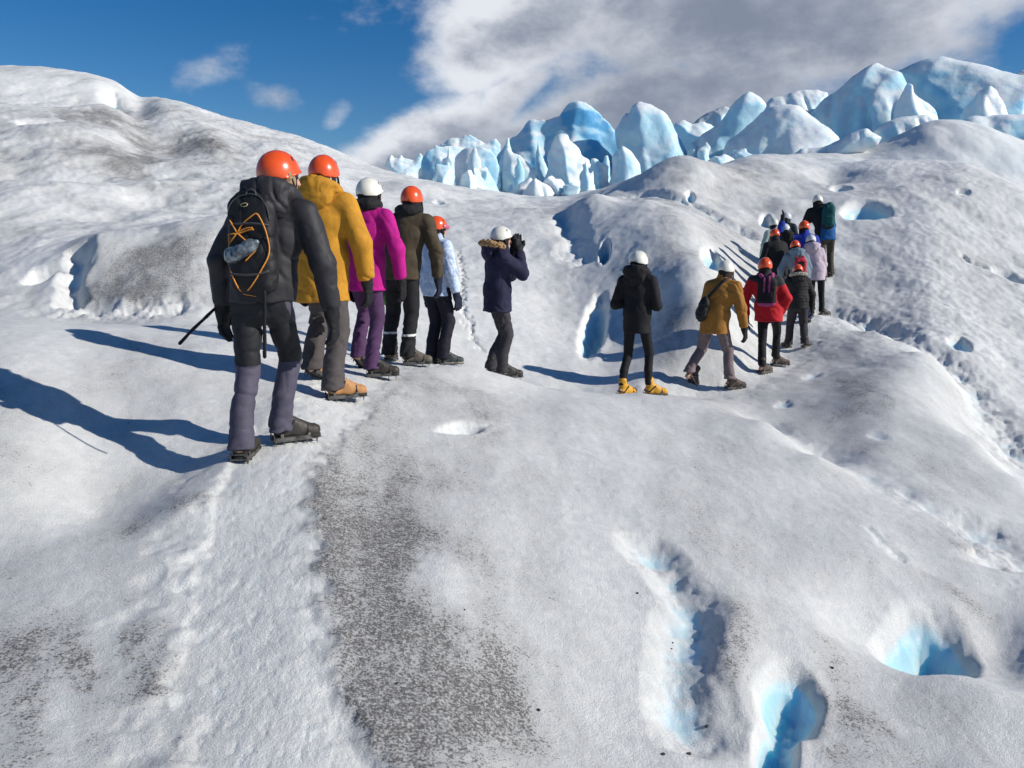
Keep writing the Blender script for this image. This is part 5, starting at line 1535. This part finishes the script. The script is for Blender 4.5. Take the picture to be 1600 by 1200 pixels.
def build_gear():
    blackbag = cloth('black_ripstop', (0.011, 0.011, 0.013), rough=0.6, bump=0.5)
    root, bag = pack('p1', 'backpack', 'small black backpack laced with orange cord on the nearest hiker', .128, .060, .56, .95, -.005, blackbag, blackbag, q=.008)
    inv = root.matrix_world.inverted()
    bpy.context.view_layer.update(); inv = root.matrix_world.inverted()
    def zz(pts): return [(385 + (.225 * x - 117) * .86, 210 + .225 * y) for x, y in pts]
    loops = [[(445, 682), (490, 620), (545, 578), (600, 550), (635, 590), (662, 640), (685, 700), (705, 790), (692, 856), (650, 925), (600, 1000), (545, 1070), (490, 1135)],
             [(490, 1135), (450, 1060), (405, 975), (362, 892), (338, 825), (335, 760), (342, 700)],
             [(385, 596), (415, 640), (445, 682), (480, 712), (520, 742), (560, 775), (595, 800), (555, 840), (510, 880)],
             [(365, 694), (410, 690), (450, 690), (500, 675), (545, 662), (577, 660)],
             [(450, 680), (490, 662), (530, 650), (568, 648)], [(440, 690), (405, 730), (370, 772)],
             [(490, 1135), (512, 1168), (535, 1198), (565, 1238), (600, 1280)]]
    for lp in loops:
        pts = cast(bag, zz(lp), .007)
        loc = spline([inv @ q for q in pts], 4)
        link('cord', tube_mesh('cord', loc, .0042, 6), M_CORD, root)
    greyweb = cloth('grey_webbing', (0.05, 0.05, 0.055), rough=0.7)
    for nm, lp, rr in (('zipper', [(352, 345), (358, 322), (372, 308), (390, 303), (406, 308), (417, 325), (421, 345)], .004), ('compression_strap', [(347, 425), (362, 428), (385, 430), (405, 428), (420, 423)], .007),
                       ('compression_strap', [(350, 352), (368, 350), (390, 349), (408, 350), (420, 352)], .006), ('haul_loop', [(384, 306), (386, 299), (392, 296), (398, 299), (400, 306)], .006)):
        link(nm, tube_mesh(nm, spline([inv @ q for q in cast(bag, lp, .004)], 4), rr, 6), greyweb, root)
    # small oval emblem
    e = cast(bag, [(376, 320), (379, 318), (384, 317), (387, 319), (385, 322), (380, 323), (376, 321)], .006)
    link('emblem', tube_mesh('emblem', [inv @ q for q in e], .0026, 6), plain('emblem_yellow', (0.50, 0.40, 0.20), 0.6), root)
    # loose webbing that hangs from the bottom of the pack
    b0 = cast(bag, [(414, 455)], .0)[0]; b0 = np.array(inv @ b0)
    pts = [b0 + (0, -.01, .0), b0 + (.0, -.02, -.10), b0 + (-.006, -.02, -.22), b0 + (-.014, -.015, -.36)]
    Fw = Field(np.min(pts, 0) - .06, np.max(pts, 0) + .06, .007)
    for a, c in zip(pts[:-1], pts[1:]): Fw.cone(a, c, .013, .013, .004, flat=((0, 1, 0), .5))
    link('webbing', Fw.mesh('webbing'), M_BLACK, root)
    # crumpled bottle caught under the cord
    c = np.array(inv @ cast(bag, [(378, 392)], .02)[0])
    Fb = Field(c - .16, c + .16, .007)
    Fb.cone(c + (-.055, 0, -.025), c + (.05, 0, .028), .046, .040, .02); Fb.cone(c + (.05, 0, .028), c + (.085, 0, .045), .024, .020, .01)
    Fb.warp(lambda P: .006 * noise3(P, 24, 2) + .006 * np.abs(noise3(P, 48, 4)))
    me = Fb.mesh('plastic_bottle', 0)
    V = verts_of(me); me.vertices.foreach_set('co', (V - c).astype(np.float32).ravel())
    bo = link('plastic_bottle', me, plain('crumpled_plastic', (0.11, 0.135, 0.155), 0.25, 0.0, 0.25, 0.6, 40))
    bo.matrix_world = root.matrix_world @ Matrix.Translation(Vector(c))
    tag(bo, 'crumpled grey plastic bottle tied under the orange cord of the black backpack', 'bottle')
    # wrist leash of the nearest hiker
    p = PEOPLE['p1']; w = p['WR']['L']
    pr = p['root']; bpy.context.view_layer.update()
    pi = pr.matrix_world.inverted()
    d0 = (pr.matrix_world @ Vector(w) - Vector((0, 0, CAM_Z)))
    dist = float(np.dot(np.array(d0), np.array((0, CP, -SP))))
    w = np.array(w); pts = [w + (-.03, -.03, -.04), w + (-.07, -.07, -.09), w + (-.13, -.12, -.16), w + (-.19, -.16, -.235)]
    Fl = Field(np.min(pts, 0) - .05, np.max(pts, 0) + .05, .006)
    for a, c2 in zip(pts[:-1], pts[1:]): Fl.cone(a, c2, .009, .011, .003)
    link('wrist_leash', Fl.mesh('wrist_leash'), M_BLACK, pr)

    pinkb = cloth('black_pink_pack', (0.014, 0.011, 0.014), (0.30, 0.045, 0.16))
    pack('p9', 'backpack', 'pink and black daypack on the red jacket hiker', .135, .065, .43, .98, 0.0, pinkb, cloth('pink_webbing', (0.30, 0.045, 0.16)), pocket=pinkb, q=.012,
         tint=lambda P: ((np.abs(np.abs(P[:, 0]) - .035) < .016) & (P[:, 2] > .16) | (P[:, 2] < .05)).astype(float))
    redb = cloth('red_black_pack', (0.016, 0.014, 0.016), (0.42, 0.02, 0.035))
    pack('p11', 'backpack', 'red and black daypack on the grey blue jacket hiker', .120, .065, .40, .98, 0.0, redb, cloth('red_webbing', (0.40, 0.02, 0.035)), pocket=redb, q=.012,
         tint=lambda P: ((np.abs(P[:, 0]) > .07) | (P[:, 2] > .33)).astype(float))
    teal = cloth('teal_pack', (0.006, 0.075, 0.075), (0.012, 0.012, 0.014))
    pack('p18', 'rucksack', 'large teal rucksack on the leading guide', .118, .105, .52, 1.02, .080, teal, M_BLACK, pocket=teal, q=.014,
         tint=lambda P: (P[:, 2] < .07).astype(float))
    # sling bag across the ochre jacket
    p = PEOPLE['p8']; yb = back_y(p, 1.15)
    org = np.array((p['pel'][0] - .09, yb, p['pz'] + .02))
    r = gear_root('sling_bag', 'black sling bag across the back of the ochre jacket hiker', 'bag', 'p8', org)
    F = Field((-.16, -.18, -.06), (.20, .1, .46), .010)
    F.ell((-.01, -.030, .15), (.085, .060, .175), eul(ry=14), .02); F.ell((-.025, -.045, .08), (.078, .055, .09), None, .03)
    F.warp(fold(.008, .004, (10, 10, 10), (26, 26, 26), 5))
    link('bag', F.mesh('bag'), blackbag, r)
    sh = np.array((p['nb'][0] + .075, p['nb'][1] - .045, p['nb'][2] + .040)) - org
    fr = np.array((p['nb'][0] + .10, p['nb'][1] + .13, p['nb'][2] - .08)) - org
    cv = spline([(.03, -.012, .29), np.array((.03, -.016, .29)) * .45 + sh * .55 + (0, -.035, 0), sh, fr], 5)
    F = Field(cv.min(0) - .06, cv.max(0) + .06, .010)
    for a, c in zip(cv[:-1], cv[1:]): F.cone(a, c, .021, .021, .005)
    link('strap', F.mesh('strap'), blackbag, r)
    # camera held up by the navy parka hiker
    p = PEOPLE['p6']; m = .5 * (p['WR']['L'] + p['WR']['R']) + np.array((0, .01, .10))
    m = .35 * m + .65 * p['hp']((0, .16, .01))
    r = gear_root('camera', 'small black camera held to the face by the navy parka hiker', 'camera', 'p6', m)
    F = Field((-.10, -.06, -.06), (.10, .10, .07), .007); F.box((0, 0, 0), (.062, .022, .040), None, .008); F.box((0, 0, .038), (.02, .018, .014), None, .006, .01)
    link('camera_body', F.mesh('camera_body'), plain('camera_black', (0.012, 0.012, 0.013), 0.45), r)
    F = Field((-.06, -.0, -.06), (.06, .12, .06), .007); F.cone((0, .02, 0), (0, .065, 0), .030, .027, 0); F.plane((0, .075, 0), (0, 1, 0))
    link('lens', F.mesh('lens'), plain('lens_black', (0.010, 0.010, 0.012), 0.2), r)
    # green stuff sack
    p = PEOPLE['p4']
    m = p['WR']['L'] + np.array((-.02, .05, -.26))
    r = gear_root('stuff_sack', 'bright green sack hanging from the hand of the olive jacket hiker', 'bag', 'p4', m)
    F = Field((-.12, -.12, -.12), (.12, .12, .26), .009); F.ell((0, 0, .02), (.062, .055, .085), None, .02); F.cone((0, 0, .08), (0, -.02, .16), .035, .014, .03)
    F.warp(fold(.010, .005, (14, 14, 9), (30, 30, 30), 8))
    link('sack', F.mesh('sack'), cloth('lime_fabric', (0.10, 0.30, 0.02)), r)
    link('drawcord', tube_mesh('drawcord', [(0, -.02, .15), (.005, -.03, .19), (.01, -.04, .235)], .004, 6), M_BLACK, r)
    # goggles on the pale blue jacket hiker
    p = PEOPLE['p5']; hp = p['hp']
    F = Field(p['hc'] - .22, p['hc'] + .22, .007)
    F.chain([hp((-.085, .045, .035)), hp((-.055, .100, .035)), hp((0, .122, .033)), hp((.055, .100, .035)), hp((.085, .045, .035))], [.026] * 5, .01)
    link('goggles', F.mesh('goggles'), plain('pink_goggles', (0.55, 0.13, 0.20), 0.15, 0, 0.6), p['root'])
    # walking pole of the guide
    p = PEOPLE['p18']; w = p['WR']['R'] + np.array((.02, .10, -.06))
    tip = np.array((w[0] + .10, w[1] + .02, 0.0))
    r = gear_root('walking_pole', 'thin black walking pole in the right hand of the leading guide', 'pole', 'p18', tip)
    bpy.context.view_layer.update()
    tw = r.matrix_world.translation; dz = (ground(tw.x, tw.y) - tw.z) / p['S']
    top = w - tip
    link('shaft', tube_mesh('shaft', [(0, 0, dz - .03), tuple(top)], .009, 8), plain('pole_black', (0.02, 0.02, 0.02), 0.4), r)
    link('grip', tube_mesh('grip', [tuple(top * .93), tuple(top * 1.04)], .018, 8), M_BLACK, r)
    link('basket', tube_mesh('basket', [(0.006, 0, dz + .05), (0.007, 0, dz + .06)], .03, 10), M_BLACK, r)
build_gear()

def build_pebbles():
    """a few dark stones melted into the ice"""
    rng = random.Random(9)
    F = Field((-1.3, -1.3, -1.1), (1.3, 1.3, 1.1), .16)
    F.ell((0, 0, 0), (1, .75, .6), None, 0)
    F.warp(lambda P: .25 * noise3(P, 1.6, 3) + .12 * noise3(P, 3.5, 6), band=.34)
    me = F.mesh('pebble', 0); me.materials.append(plain('dark_stone', (0.035, 0.032, 0.03), 0.8, 0, 0, 0.4, 3))
    for i, (px, py) in enumerate(((996, 929), (1052, 985), (1050, 993), (1077, 1160), (1036, 1178), (726, 952), (1300, 1046), (1105, 1118), (620, 1065), (842, 1108))):
        p, t = hit(px, py)
        o = bpy.data.objects.new('pebble', me); COL.objects.link(o)
        s = rng.uniform(.005, .010)
        o.location = (p[0], p[1], ground(p[0], p[1]) + s * .3); o.scale = (s, s, s); o.rotation_euler = (0, 0, rng.uniform(0, 6))
        tag(o, 'tiny dark pebble lying on the ice in the foreground', 'pebble', 'pebbles on the foreground ice')
build_pebbles()
